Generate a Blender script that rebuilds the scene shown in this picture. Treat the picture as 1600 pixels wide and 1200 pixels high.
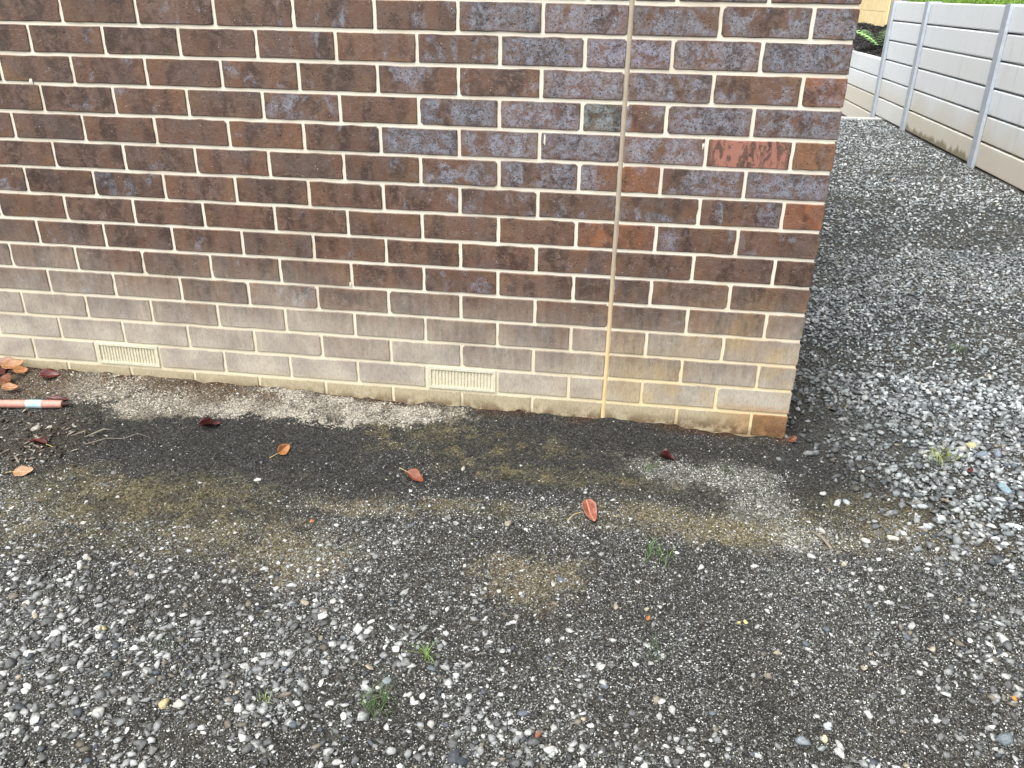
import bpy, bmesh, math, random
import numpy as np
from mathutils import Matrix, Vector

scene = bpy.context.scene
for o in list(bpy.data.objects):
    bpy.data.objects.remove(o, do_unlink=True)
COL = scene.collection
R = math.radians
RNG = np.random.default_rng(11)
random.seed(5)

# ------------------------------------------------------------------ camera
cam_d = bpy.data.cameras.new('camera')
cam_d.sensor_width = 36.0
cam_d.lens = 36.0 * 1302.83 / 1600.0
cam_d.clip_start = 0.02
cam_d.clip_end = 2000
cam = bpy.data.objects.new('camera', cam_d)
COL.objects.link(cam)
RX = (0.99020, 0.13874, 0.01595)
RY = (0.07344, -0.42020, -0.90445)
RZ = (-0.11878, 0.89676, -0.42627)
CAM = Vector((-0.5726, -2.4979, 1.2269))
cam.matrix_world = Matrix(((RX[0], -RY[0], -RZ[0], CAM.x), (RX[1], -RY[1], -RZ[1], CAM.y),
                           (RX[2], -RY[2], -RZ[2], CAM.z), (0, 0, 0, 1)))
scene.camera = cam

# ------------------------------------------------------------------ light
SUN_EL, SUN_AZ = 60.0, -25.0          # azimuth: degrees from -Y (behind the camera) towards +X
world = bpy.data.worlds.new('World')
scene.world = world
world.use_nodes = True
wn = world.node_tree
for n in list(wn.nodes):
    wn.nodes.remove(n)
sky = wn.nodes.new('ShaderNodeTexSky')
sky.sky_type = 'NISHITA'
sky.sun_disc = False
sky.sun_elevation = R(SUN_EL)
sky.sun_rotation = R(180 - SUN_AZ)
sky.air_density = 1.0
sky.dust_density = 4.0
sky.ozone_density = 1.0
hs = wn.nodes.new('ShaderNodeHueSaturation')
hs.inputs['Saturation'].default_value = 0.22
bg = wn.nodes.new('ShaderNodeBackground')
bg.inputs['Strength'].default_value = 0.15
wo = wn.nodes.new('ShaderNodeOutputWorld')
wn.links.new(sky.outputs[0], hs.inputs['Color'])
wn.links.new(hs.outputs[0], bg.inputs[0])
wn.links.new(bg.outputs[0], wo.inputs[0])

sun_d = bpy.data.lights.new('sun', 'SUN')
sun_d.energy = 1.3
sun_d.angle = R(45)
sun_d.color = (1.0, 0.96, 0.90)
sun = bpy.data.objects.new('sun', sun_d)
COL.objects.link(sun)
sd = Vector((math.sin(R(SUN_AZ)) * math.cos(R(SUN_EL)), -math.cos(R(SUN_AZ)) * math.cos(R(SUN_EL)), math.sin(R(SUN_EL))))
sun.rotation_euler = sd.to_track_quat('Z', 'Y').to_euler()

scene.view_settings.view_transform = 'Standard'
scene.view_settings.look = 'None'
scene.view_settings.exposure = 1.08
scene.view_settings.gamma = 1.0
scene.view_settings.use_curve_mapping = False
scene.render.engine = 'CYCLES'
scene.cycles.use_denoising = True
scene.cycles.denoiser = 'OPENIMAGEDENOISE'
scene.cycles.denoising_input_passes = 'RGB_ALBEDO_NORMAL'
scene.cycles.denoising_prefilter = 'ACCURATE'
scene.cycles.max_bounces = 5
scene.cycles.use_adaptive_sampling = False
scene.render.film_transparent = False

# ------------------------------------------------------------------ helpers
def lin(r, g, b):
    f = lambda c: (c / 12.92 if c <= 0.04045 else ((c + 0.055) / 1.055) ** 2.4)
    return (f(r / 255.0), f(g / 255.0), f(b / 255.0))

def tag(o, label=None, cat=None, group=None, kind=None):
    if label: o['label'] = label
    if cat: o['category'] = cat
    if group: o['group'] = group
    if kind: o['kind'] = kind
    return o

def empty(name, loc=(0, 0, 0)):
    o = bpy.data.objects.new(name, None)
    o.location = loc
    o.empty_display_size = 0.05
    COL.objects.link(o)
    return o

def link(name, me, mat=None, parent=None, loc=None):
    o = bpy.data.objects.new(name, me)
    COL.objects.link(o)
    if mat is not None and not me.materials:
        me.materials.append(mat)
    if parent is not None:
        o.parent = parent
    if loc is not None:
        o.location = loc
    return o

def mesh_from(name, verts, faces, smooth=False):
    me = bpy.data.meshes.new(name)
    me.from_pydata([tuple(v) for v in verts], [], [tuple(f) for f in faces])
    me.update()
    if smooth:
        me.polygons.foreach_set('use_smooth', [True] * len(me.polygons))
    return me

def mesh_np(name, V, F, color=None, smooth=False, attr='tone'):
    """V (n,3) floats, F (m,k) ints, all faces of one size; color (n,3) per point."""
    me = bpy.data.meshes.new(name)
    n, m, k = len(V), len(F), F.shape[1]
    me.vertices.add(n)
    me.vertices.foreach_set('co', V.astype(np.float32).ravel())
    me.loops.add(m * k)
    me.loops.foreach_set('vertex_index', F.astype(np.int32).ravel())
    me.polygons.add(m)
    me.polygons.foreach_set('loop_start', np.arange(0, m * k, k, dtype=np.int32))
    me.polygons.foreach_set('loop_total', np.full(m, k, dtype=np.int32))
    if smooth:
        me.polygons.foreach_set('use_smooth', np.ones(m, dtype=bool))
    me.update(calc_edges=True)
    me.validate()
    if color is not None:
        a = me.attributes.new(attr, 'FLOAT_COLOR', 'POINT')
        c = np.ones((n, 4), np.float32)
        c[:, :3] = color
        a.data.foreach_set('color', c.ravel())
    return me

class Boxes:
    """collects bevel-free boxes into one mesh"""
    def __init__(self): self.v, self.f = [], []
    def box(self, x0, x1, y0, y1, z0, z1):
        b = len(self.v)
        self.v += [(x0, y0, z0), (x1, y0, z0), (x1, y1, z0), (x0, y1, z0), (x0, y0, z1), (x1, y0, z1), (x1, y1, z1), (x0, y1, z1)]
        self.f += [tuple(b + i for i in q) for q in ((0, 3, 2, 1), (4, 5, 6, 7), (0, 1, 5, 4), (1, 2, 6, 5), (2, 3, 7, 6), (3, 0, 4, 7))]
    def mesh(self, name): return mesh_from(name, self.v, self.f)

def bevel_box(name, sx, sy, sz, bev, seg=1):
    bm = bmesh.new()
    bmesh.ops.create_cube(bm, size=1.0, matrix=Matrix.Diagonal((sx, sy, sz, 1)))
    bmesh.ops.bevel(bm, geom=list(bm.edges), offset=bev, segments=seg, affect='EDGES', profile=0.5)
    me = bpy.data.meshes.new(name)
    bm.to_mesh(me); bm.free()
    return me

def tube_mesh(name, pts, rad, n=6, caps=True):
    V, F = [], []
    P = [Vector(p) for p in pts]
    for i, p in enumerate(P):
        d = (P[min(i + 1, len(P) - 1)] - P[max(i - 1, 0)]).normalized()
        a = d.cross(Vector((0, 0, 1)))
        if a.length < 1e-3: a = d.cross(Vector((0, 1, 0)))
        a.normalize(); b = d.cross(a)
        r = rad[i] if hasattr(rad, '__len__') else rad
        for k in range(n):
            t = 2 * math.pi * k / n
            V.append(p + a * math.cos(t) * r + b * math.sin(t) * r)
    for i in range(len(P) - 1):
        for k in range(n):
            F.append((i * n + k, i * n + (k + 1) % n, (i + 1) * n + (k + 1) % n, (i + 1) * n + k))
    if caps:
        F.append(tuple(range(n))[::-1]); F.append(tuple((len(P) - 1) * n + k for k in range(n)))
    return mesh_from(name, V, F, smooth=True)

# smooth value noise for layout (numpy)
def _hash(ix, iy, seed):
    h = (ix.astype(np.int64) * 374761393 + iy.astype(np.int64) * 668265263 + seed * 974634777) & 0x7fffffff
    h = ((h ^ (h >> 13)) * 1274126177) & 0x7fffffff
    h = h ^ (h >> 16)
    return (h & 0xffff) / 65535.0
def vnoise(x, y, s, seed=0):
    x = np.asarray(x, float) * s; y = np.asarray(y, float) * s
    ix, iy = np.floor(x), np.floor(y)
    fx, fy = x - ix, y - iy
    fx = fx * fx * (3 - 2 * fx); fy = fy * fy * (3 - 2 * fy)
    a = _hash(ix, iy, seed); b = _hash(ix + 1, iy, seed); c = _hash(ix, iy + 1, seed); d = _hash(ix + 1, iy + 1, seed)
    return (a * (1 - fx) + b * fx) * (1 - fy) + (c * (1 - fx) + d * fx) * fy
def fbm(x, y, s, seed=0, oct=4):
    t = 0; w = 0; a = 1.0
    for i in range(oct):
        t = t + a * vnoise(x, y, s * 2 ** i, seed + i * 17); w += a; a *= 0.55
    return t / w
def sstep(a, b, x):
    t = np.clip((np.asarray(x, float) - a) / (b - a), 0, 1)
    return t * t * (3 - 2 * t)

# ------------------------------------------------------------------ node helpers
def new_mat(name):
    m = bpy.data.materials.new(name)
    m.use_nodes = True
    nt = m.node_tree
    for n in list(nt.nodes): nt.nodes.remove(n)
    out = nt.nodes.new('ShaderNodeOutputMaterial')
    b = nt.nodes.new('ShaderNodeBsdfPrincipled')
    nt.links.new(b.outputs[0], out.inputs[0])
    return m, G(nt), b

class G:
    def __init__(self, nt): self.nt = nt
    def put(self, sock, v):
        if v is None: return
        if hasattr(v, 'is_output'): self.nt.links.new(v, sock)
        else:
            if sock.type == 'RGBA' and len(v) == 3: v = (*v, 1.0)
            sock.default_value = v
    def node(self, t, **p):
        n = self.nt.nodes.new(t)
        for k, v in p.items(): setattr(n, k, v)
        return n
    def m(self, op, a, b=None, c=None, clamp=False):
        n = self.node('ShaderNodeMath', operation=op, use_clamp=clamp)
        self.put(n.inputs[0], a); self.put(n.inputs[1], b); self.put(n.inputs[2], c)
        return n.outputs[0]
    def vm(self, op, a, b=None):
        n = self.node('ShaderNodeVectorMath', operation=op)
        self.put(n.inputs[0], a); self.put(n.inputs[1], b)
        return n.outputs[0]
    def mix(self, f, a, b, blend='MIX'):
        n = self.node('ShaderNodeMix', data_type='RGBA', blend_type=blend)
        self.put(n.inputs[0], f); self.put(n.inputs[6], a); self.put(n.inputs[7], b)
        return n.outputs[2]
    def mixf(self, f, a, b):
        n = self.node('ShaderNodeMix', data_type='FLOAT')
        self.put(n.inputs[0], f); self.put(n.inputs[2], a); self.put(n.inputs[3], b)
        return n.outputs[0]
    def sm(self, x, a, b, lo=0.0, hi=1.0):
        n = self.node('ShaderNodeMapRange', interpolation_type='SMOOTHSTEP')
        self.put(n.inputs[0], x); self.put(n.inputs[1], a); self.put(n.inputs[2], b); self.put(n.inputs[3], lo); self.put(n.inputs[4], hi)
        return n.outputs[0]
    def noise(self, vec, scale, detail=3.0, rough=0.55, dist=0.0):
        n = self.node('ShaderNodeTexNoise')
        self.put(n.inputs['Vector'], vec); self.put(n.inputs['Scale'], scale); self.put(n.inputs['Detail'], detail)
        self.put(n.inputs['Roughness'], rough); self.put(n.inputs['Distortion'], dist)
        return n.outputs[0]
    def voro(self, vec, scale, out=0, feature='F1'):
        n = self.node('ShaderNodeTexVoronoi', feature=feature)
        self.put(n.inputs['Vector'], vec); self.put(n.inputs['Scale'], scale)
        return n.outputs[out]
    def sep(self, v):
        n = self.node('ShaderNodeSeparateXYZ'); self.put(n.inputs[0], v); return n.outputs
    def comb(self, x, y, z):
        n = self.node('ShaderNodeCombineXYZ'); self.put(n.inputs[0], x); self.put(n.inputs[1], y); self.put(n.inputs[2], z); return n.outputs[0]
    def bump(self, h, strength, dist):
        n = self.node('ShaderNodeBump'); self.put(n.inputs['Height'], h); n.inputs['Strength'].default_value = strength; n.inputs['Distance'].default_value = dist
        return n.outputs[0]
    def attr(self, name, typ='GEOMETRY'):
        n = self.node('ShaderNodeAttribute', attribute_name=name, attribute_type=typ); return n
    def pos(self): return self.node('ShaderNodeNewGeometry').outputs['Position']
    def obj(self): return self.node('ShaderNodeTexCoord').outputs['Object']
    def info(self): return self.node('ShaderNodeObjectInfo').outputs

# ---- splash dust that covers the foot of the house wall: amount by height, uneven along the wall
def wall_dust(g, P, s, shift=0.0):
    n1 = g.noise(P, 2.2, 2.0)
    n2 = g.noise(g.vm('MULTIPLY', P, (60.0, 60.0, 14.0)), 1.0, 3.0)
    left = g.sm(s[0], -1.0, -2.3, 0.0, 0.10)
    right = g.sm(s[0], -0.75, -0.35, 0.0, 0.05)
    top = g.m('ADD', 0.295, g.m('ADD', left, right))
    zz = g.m('SUBTRACT', s[2], g.m('MULTIPLY', g.m('SUBTRACT', n1, 0.5), 0.22))
    zz = g.m('SUBTRACT', g.m('ADD', zz, shift), g.m('MULTIPLY', g.m('SUBTRACT', n2, 0.5), 0.20))
    d = g.m('DIVIDE', g.m('SUBTRACT', top, zz), 0.34)
    return g.m('POWER', g.sm(d, -0.45, 0.95), 1.3)

def dust_colour(g, P, s):
    n = g.noise(P, 7.0, 3.0)
    c = g.mix(g.sm(n, 0.35, 0.7), lin(190, 183, 168), lin(162, 155, 145))
    yel = g.m('MULTIPLY', g.sm(s[0], -0.9, -0.30), g.sm(g.noise(P, 5.0, 2.0), 0.42, 0.62))
    c = g.mix(g.m('MULTIPLY', yel, 0.55), c, lin(196, 170, 112))
    low = g.sm(s[2], 0.03, -0.02)
    c = g.mix(low, c, g.mix(g.noise(P, 11.0, 3.0), lin(198, 188, 160), lin(160, 149, 122)))
    rs = g.m('MULTIPLY', g.sm(s[0], -0.30, -0.06), g.sm(g.m('ADD', s[2], g.m('MULTIPLY', g.noise(P, 14.0, 3.0), -0.05)), 0.02, -0.03))
    c = g.mix(g.m('MULTIPLY', rs, 0.7), c, lin(176, 132, 78))
    # mud splashed on the lowest few centimetres
    mud = g.m('MULTIPLY', g.sm(s[2], -0.012, -0.068), g.sm(g.noise(P, 16.0, 4.0, 0.65), 0.40, 0.56))
    c = g.mix(g.m('MULTIPLY', mud, 0.85), c, lin(98, 78, 54))
    return c

def make_brick_mat(name, torn=False):
    m, g, b = new_mat(name)
    info = g.info()
    O = g.obj(); P = g.pos(); s = g.sep(P); o = g.sep(O)
    rnd = info['Random']
    off = g.comb(g.m('MULTIPLY', rnd, 53.0), g.m('MULTIPLY', rnd, 17.0), g.m('MULTIPLY', rnd, 91.0))
    Q = g.vm('ADD', O, off)
    flash_sheen = g.attr('flash_sheen', 'OBJECT').outputs['Fac']
    rust = g.attr('rust', 'OBJECT').outputs['Fac']
    band = g.noise(g.vm('MULTIPLY', Q, (1.0, 1.0, 0.22)), 17.0, 2.0, 0.5, 0.25)
    mott = g.noise(Q, 34.0, 5.0, 0.62, 0.8)
    c = g.mix(g.sm(band, 0.44, 0.56), lin(62, 46, 39), lin(92, 68, 55))
    c = g.mix(g.sm(mott, 0.42, 0.68), c, lin(100, 80, 70))
    och = g.m('MULTIPLY', g.sm(g.noise(Q, 11.0, 3.0, 0.6, 0.4), 0.50, 0.66), g.sm(g.m('MAXIMUM', g.m('DIVIDE', g.m('ABSOLUTE', o[0]), 0.115), g.m('DIVIDE', g.m('ABSOLUTE', o[2]), 0.038)), 0.55, 0.95, 0.3, 1.0))
    c = g.mix(g.m('MULTIPLY', och, 0.7), c, lin(112, 86, 62))
    c = g.mix(g.m('MULTIPLY', g.sm(g.noise(Q, 9.0, 2.0), 0.5, 0.7), 0.6), c, lin(88, 75, 70))
    # rust-red heat marks, mostly at the ends of a brick
    rn = g.noise(g.vm('MULTIPLY', Q, (1.0, 1.0, 0.4)), 13.0, 3.0, 0.55, 0.3)
    ends = g.sm(g.m('ABSOLUTE', o[0]), 0.03, 0.115)
    rm = g.m('MULTIPLY', g.sm(g.m('ADD', rn, g.m('MULTIPLY', ends, 0.12)), 0.52, 0.66), rust)
    c = g.mix(g.m('MULTIPLY', rm, 0.8), c, g.mix(mott, lin(120, 86, 62), lin(102, 74, 56)))
    # blue-grey flashed skin in a ragged patch, with sky sheen painted in
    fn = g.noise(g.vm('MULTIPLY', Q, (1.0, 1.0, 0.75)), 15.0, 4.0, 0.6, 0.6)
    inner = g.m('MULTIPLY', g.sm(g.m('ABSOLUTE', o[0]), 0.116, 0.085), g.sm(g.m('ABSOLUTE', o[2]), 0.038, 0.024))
    fl = g.sm(g.m('ADD', fn, g.m('MULTIPLY', g.m('SUBTRACT', flash_sheen, 0.5), 0.42)), 0.50, 0.64)
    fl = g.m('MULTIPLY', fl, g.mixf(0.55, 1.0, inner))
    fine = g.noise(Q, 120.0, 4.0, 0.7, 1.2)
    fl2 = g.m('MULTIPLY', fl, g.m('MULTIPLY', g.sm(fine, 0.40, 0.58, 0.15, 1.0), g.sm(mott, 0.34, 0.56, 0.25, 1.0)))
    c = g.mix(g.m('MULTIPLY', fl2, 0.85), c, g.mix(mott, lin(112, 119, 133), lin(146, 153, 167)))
    if torn:
        tn = g.noise(g.vm('MULTIPLY', Q, (1.0, 1.0, 0.45)), 42.0, 4.0, 0.65, 1.0)
        tm = g.m('MULTIPLY', g.sm(tn, 0.44, 0.53), g.sm(g.m('ABSOLUTE', o[0]), 0.112, 0.098))
        c = g.mix(tm, c, g.mix(mott, lin(158, 112, 98), lin(140, 92, 78)))
    # scratches, iron pits and mortar flecks
    wav = g.noise(g.vm('MULTIPLY', Q, (60.0, 60.0, 210.0)), 1.0, 3.0, 0.6, 2.4)
    c = g.mix(g.sm(wav, 0.53, 0.70, 0.0, 0.46), c, lin(142, 126, 116))
    c = g.mix(g.sm(wav, 0.44, 0.30, 0.0, 0.38), c, lin(38, 31, 28))
    pit = g.sm(g.voro(Q, 115.0), 0.30, 0.16)
    pit = g.m('MULTIPLY', pit, g.sm(g.m('ADD', g.noise(Q, 50.0, 1.0), g.m('MULTIPLY', fl, 0.10)), 0.50, 0.58))
    pit = g.m('MULTIPLY', pit, 0.85)
    c = g.mix(pit, c, lin(26, 22, 22))
    fle = g.m('MULTIPLY', g.sm(g.voro(g.vm('ADD', Q, (3.3, 1.1, 7.7)), 85.0), 0.13, 0.07), g.sm(g.noise(Q, 31.0, 1.0), 0.60, 0.66))
    c = g.mix(g.m('MULTIPLY', fle, 0.9), c, lin(205, 196, 182))
    tint = g.mix(1.0, c, info['Color'], 'MULTIPLY')
    # dust
    d = wall_dust(g, P, s, g.m('MULTIPLY', g.m('SUBTRACT', rnd, 0.5), 0.09))
    grain = g.noise(g.vm('MULTIPLY', P, (1.0, 1.0, 0.35)), 190.0, 3.0, 0.65)
    d2 = g.m('MULTIPLY', d, g.sm(grain, 0.25, 0.60, 0.66, 1.0))
    bare = g.attr('bare', 'OBJECT').outputs['Fac']
    d2 = g.m('MULTIPLY', d2, g.m('SUBTRACT', 1.0, bare))
    col = g.mix(g.m('MULTIPLY', d2, 0.88), tint, dust_colour(g, P, s))
    g.put(b.inputs['Base Color'], col)
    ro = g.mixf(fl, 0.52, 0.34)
    ro = g.m('ADD', ro, g.m('MULTIPLY', g.m('SUBTRACT', mott, 0.5), 0.25))
    g.put(b.inputs['Roughness'], g.mixf(d, ro, 0.95))
    g.put(b.inputs['Specular IOR Level'], g.mixf(d, 0.5, 0.1))
    h = g.m('ADD', g.m('MULTIPLY', mott, 0.7), g.m('ADD', g.m('MULTIPLY', fine, 0.3), g.m('MULTIPLY', pit, -0.8)))
    g.put(b.inputs['Normal'], g.bump(h, 0.5, 0.0016))
    return m

def make_mortar_mat():
    m, g, b = new_mat('mortar')
    P = g.pos(); s = g.sep(P)
    n = g.noise(P, 30.0, 4.0, 0.6)
    c = g.mix(n, lin(212, 204, 187), lin(234, 227, 212))
    c = g.mix(g.sm(g.noise(P, 3.5, 3.0, 0.6), 0.48, 0.72, 0.0, 0.55), c, lin(190, 178, 156))
    d = wall_dust(g, P, s)
    yl = g.mix(g.noise(P, 6.0, 2.0), lin(204, 196, 170), lin(220, 212, 186))
    yr = g.mix(g.noise(P, 9.0, 2.0), lin(214, 190, 138), lin(224, 210, 172))
    y = g.mix(g.sm(s[0], -0.9, -0.45), yl, yr)
    c = g.mix(g.m('MULTIPLY', d, 0.85), c, y)
    mud = g.m('MULTIPLY', g.sm(s[2], -0.015, -0.07), g.sm(g.noise(P, 17.0, 4.0), 0.36, 0.56))
    c = g.mix(g.m('MULTIPLY', mud, 0.7), c, lin(120, 98, 70))
    g.put(b.inputs['Base Color'], c)
    b.inputs['Roughness'].default_value = 0.95
    b.inputs['Specular IOR Level'].default_value = 0.15
    g.put(b.inputs['Normal'], g.bump(g.noise(P, 260.0, 4.0, 0.7), 0.6, 0.0015))
    return m

def make_plain(name, c1, c2, scale=30.0, rough=0.7, bump=0.3, bd=0.001, metal=0.0, spec=0.4, coords='obj'):
    m, g, b = new_mat(name)
    P = g.obj() if coords == 'obj' else g.pos()
    n = g.noise(P, scale, 4.0, 0.6)
    g.put(b.inputs['Base Color'], g.mix(g.sm(n, 0.3, 0.7), c1, c2))
    b.inputs['Roughness'].default_value = rough
    b.inputs['Metallic'].default_value = metal
    b.inputs['Specular IOR Level'].default_value = spec
    g.put(b.inputs['Normal'], g.bump(g.noise(P, scale * 5, 3.0), bump, bd))
    return m

def make_sealant_mat():
    m, g, b = new_mat('joint_sealant')
    P = g.pos(); s = g.sep(P)
    n = g.noise(P, 24.0, 4.0)
    c = g.mix(n, lin(150, 138, 122), lin(178, 166, 148))
    c = g.mix(g.sm(s[2], 0.55, 0.12), c, g.mix(n, lin(204, 178, 128), lin(216, 198, 156)))
    g.put(b.inputs['Base Color'], c)
    b.inputs['Roughness'].default_value = 0.7
    g.put(b.inputs['Normal'], g.bump(g.noise(P, 120.0, 3.0), 0.4, 0.001))
    return m

def make_soil_mat():
    m, g, b = new_mat('soil')
    P = g.pos()
    tone = g.attr('tone').outputs['Color']
    f1 = g.noise(P, 240.0, 5.0, 0.75, 0.4)
    f2 = g.noise(P, 46.0, 4.0, 0.65)
    c = g.mix(1.0, tone, g.mix(g.sm(f1, 0.28, 0.74), (0.22, 0.22, 0.23), (2.1, 2.08, 2.0)), 'MULTIPLY')
    c = g.mix(1.0, c, g.mix(f2, (0.45, 0.45, 0.47), (1.6, 1.58, 1.5)), 'MULTIPLY')
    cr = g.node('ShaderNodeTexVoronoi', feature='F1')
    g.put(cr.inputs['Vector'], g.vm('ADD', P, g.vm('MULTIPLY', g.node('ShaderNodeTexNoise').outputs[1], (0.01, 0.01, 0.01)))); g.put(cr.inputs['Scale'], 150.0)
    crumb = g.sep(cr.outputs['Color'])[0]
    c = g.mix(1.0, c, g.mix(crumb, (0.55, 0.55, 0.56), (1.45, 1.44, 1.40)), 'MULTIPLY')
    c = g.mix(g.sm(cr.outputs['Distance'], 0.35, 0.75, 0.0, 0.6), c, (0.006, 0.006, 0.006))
    vn = g.node('ShaderNodeTexVoronoi', feature='F1')
    g.put(vn.inputs['Vector'], P); g.put(vn.inputs['Scale'], 330.0)
    sp = g.sep(vn.outputs['Color'])
    grit = g.m('MULTIPLY', g.sm(vn.outputs['Distance'], 0.36, 0.22), g.sm(sp[0], 0.72, 0.80))
    gm = g.attr('grit').outputs['Fac']
    c = g.mix(g.m('MULTIPLY', grit, gm), c, g.mix(sp[1], lin(96, 98, 98), lin(190, 192, 188)))
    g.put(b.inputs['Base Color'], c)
    b.inputs['Roughness'].default_value = 0.92
    b.inputs['Specular IOR Level'].default_value = 0.2
    h = g.m('ADD', g.m('MULTIPLY', f1, 0.6), g.m('MULTIPLY', cr.outputs['Distance'], -0.4))
    h = g.m('ADD', h, g.m('ADD', g.m('MULTIPLY', f2, 0.8), g.m('MULTIPLY', grit, 0.5)))
    g.put(b.inputs['Normal'], g.bump(h, 0.9, 0.006))
    return m

def make_stone_mat(name, per_object):
    m, g, b = new_mat(name)
    P = g.pos()
    tone = g.info()['Color'] if per_object else g.attr('tone').outputs['Color']
    n = g.noise(P, 170.0, 4.0, 0.65, 0.3)
    c = g.mix(1.0, tone, g.mix(g.sm(n, 0.3, 0.7), (0.68, 0.68, 0.69), (1.28, 1.28, 1.26)), 'MULTIPLY')
    g.put(b.inputs['Base Color'], c)
    b.inputs['Roughness'].default_value = 0.72
    b.inputs['Specular IOR Level'].default_value = 0.35
    g.put(b.inputs['Normal'], g.bump(g.noise(P, 420.0, 3.0), 0.35, 0.0012))
    return m

def make_concrete_mat():
    m, g, b = new_mat('sleeper_concrete')
    P = g.pos(); s = g.sep(P); O = g.obj()
    rnd = g.info()['Random']
    n = g.noise(g.vm('MULTIPLY', P, (1.0, 0.4, 1.0)), 5.0, 5.0, 0.6)
    c = g.mix(n, lin(228, 236, 240), lin(241, 246, 249))
    c = g.mix(g.m('MULTIPLY', rnd, 0.35), c, lin(226, 224, 216))
    # water streaks
    st = g.noise(g.vm('MULTIPLY', P, (1.0, 14.0, 1.2)), 1.6, 4.0, 0.7)
    c = g.mix(g.sm(st, 0.56, 0.72, 0.0, 0.30), c, lin(168, 172, 170))
    # tan splash low down
    lo = g.sm(g.m('ADD', s[2], g.m('MULTIPLY', g.m('SUBTRACT', g.noise(P, 2.5, 2.0), 0.5), 0.35)), 0.48, 0.12)
    lo = g.m('MULTIPLY', lo, g.sm(g.m('FRACT', g.m('MULTIPLY', rnd, 7.3)), 0.1, 0.5, 0.35, 1.0))
    c = g.mix(g.m('MULTIPLY', lo, 0.75), c, lin(214, 203, 180))
    # algae where the bottom sleeper meets the gravel
    al = g.sm(g.m('ADD', s[2], g.m('MULTIPLY', g.noise(g.vm('MULTIPLY', P, (1.0, 7.0, 0.6)), 1.2, 3.0), -0.20)), -0.03, -0.075)
    al = g.m('MULTIPLY', al, g.m('MULTIPLY', g.sm(s[1], 4.7, 5.1), g.sm(s[1], 7.2, 6.7)))
    c = g.mix(g.m('MULTIPLY', al, 0.8), c, lin(124, 118, 84))
    g.put(b.inputs['Base Color'], c)
    b.inputs['Roughness'].default_value = 0.85
    g.put(b.inputs['Normal'], g.bump(g.noise(P, 70.0, 4.0), 0.25, 0.002))
    return m

def make_leaf_mat(name, c1, c2, rough=0.5):
    c1 = tuple(v * 0.45 for v in c1); c2 = tuple(v * 0.5 for v in c2)
    m, g, b = new_mat(name)
    O = g.obj(); o = g.sep(O)
    n = g.noise(O, 60.0, 4.0, 0.6)
    c = g.mix(g.sm(n, 0.32, 0.68), c1, c2)
    rib = g.sm(g.m('ABSOLUTE', o[1]), 0.0016, 0.0006)
    c = g.mix(g.m('MULTIPLY', rib, 0.5), c, tuple(min(1, x * 1.8 + 0.02) for x in c2))
    sp = g.sm(g.noise(O, 190.0, 2.0), 0.64, 0.72)
    c = g.mix(g.m('MULTIPLY', sp, 0.6), c, tuple(x * 0.3 for x in c1))
    g.put(b.inputs['Base Color'], c)
    b.inputs['Roughness'].default_value = rough
    g.put(b.inputs['Normal'], g.bump(g.noise(O, 150.0, 3.0), 0.4, 0.001))
    return m

M = {}
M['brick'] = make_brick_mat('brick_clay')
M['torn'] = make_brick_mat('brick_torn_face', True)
M['mortar'] = make_mortar_mat()
M['sealant'] = make_sealant_mat()
M['soil'] = make_soil_mat()
M['gravel'] = make_stone_mat('gravel_stone', False)
M['stone'] = make_stone_mat('loose_stone', True)
M['concrete'] = make_concrete_mat()
M['steel'] = make_plain('galvanised_steel', lin(178, 187, 197), lin(196, 204, 212), 18.0, 0.6, 0.2, 0.001, 0.1)
M['vent'] = make_plain('vent_cream', lin(190, 186, 164), lin(210, 206, 184), 60.0, 0.7, 0.3, 0.0006)
M['cavity'] = make_plain('vent_cavity', lin(70, 69, 58), lin(44, 43, 37), 40.0, 0.9)
M['pine'] = make_plain('fence_pine', lin(236, 210, 152), lin(246, 226, 176), 6.0, 0.75, 0.3, 0.002)
M['pine_dark'] = make_plain('fence_post_pine', lin(186, 138, 70), lin(204, 158, 88), 6.0, 0.75, 0.3, 0.002)
M['mulch'] = make_plain('black_mulch', lin(24, 23, 24), lin(46, 43, 42), 40.0, 0.9, 0.6, 0.01, coords='pos')
M['mulch_chip'] = make_stone_mat('mulch_chip', False)
M['turf'] = make_plain('turf_soil', lin(70, 96, 40), lin(104, 132, 60), 12.0, 0.9, 0.4, 0.01, coords='pos')
M['grass'] = make_stone_mat('grass_blade', False)
M['kerb'] = make_plain('kerb_concrete', lin(176, 178, 174), lin(204, 205, 200), 14.0, 0.9, 0.3, 0.003)
M['twig'] = make_plain('twig_bark', lin(112, 104, 92), lin(140, 132, 118), 90.0, 0.8, 0.3, 0.0008)

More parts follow.
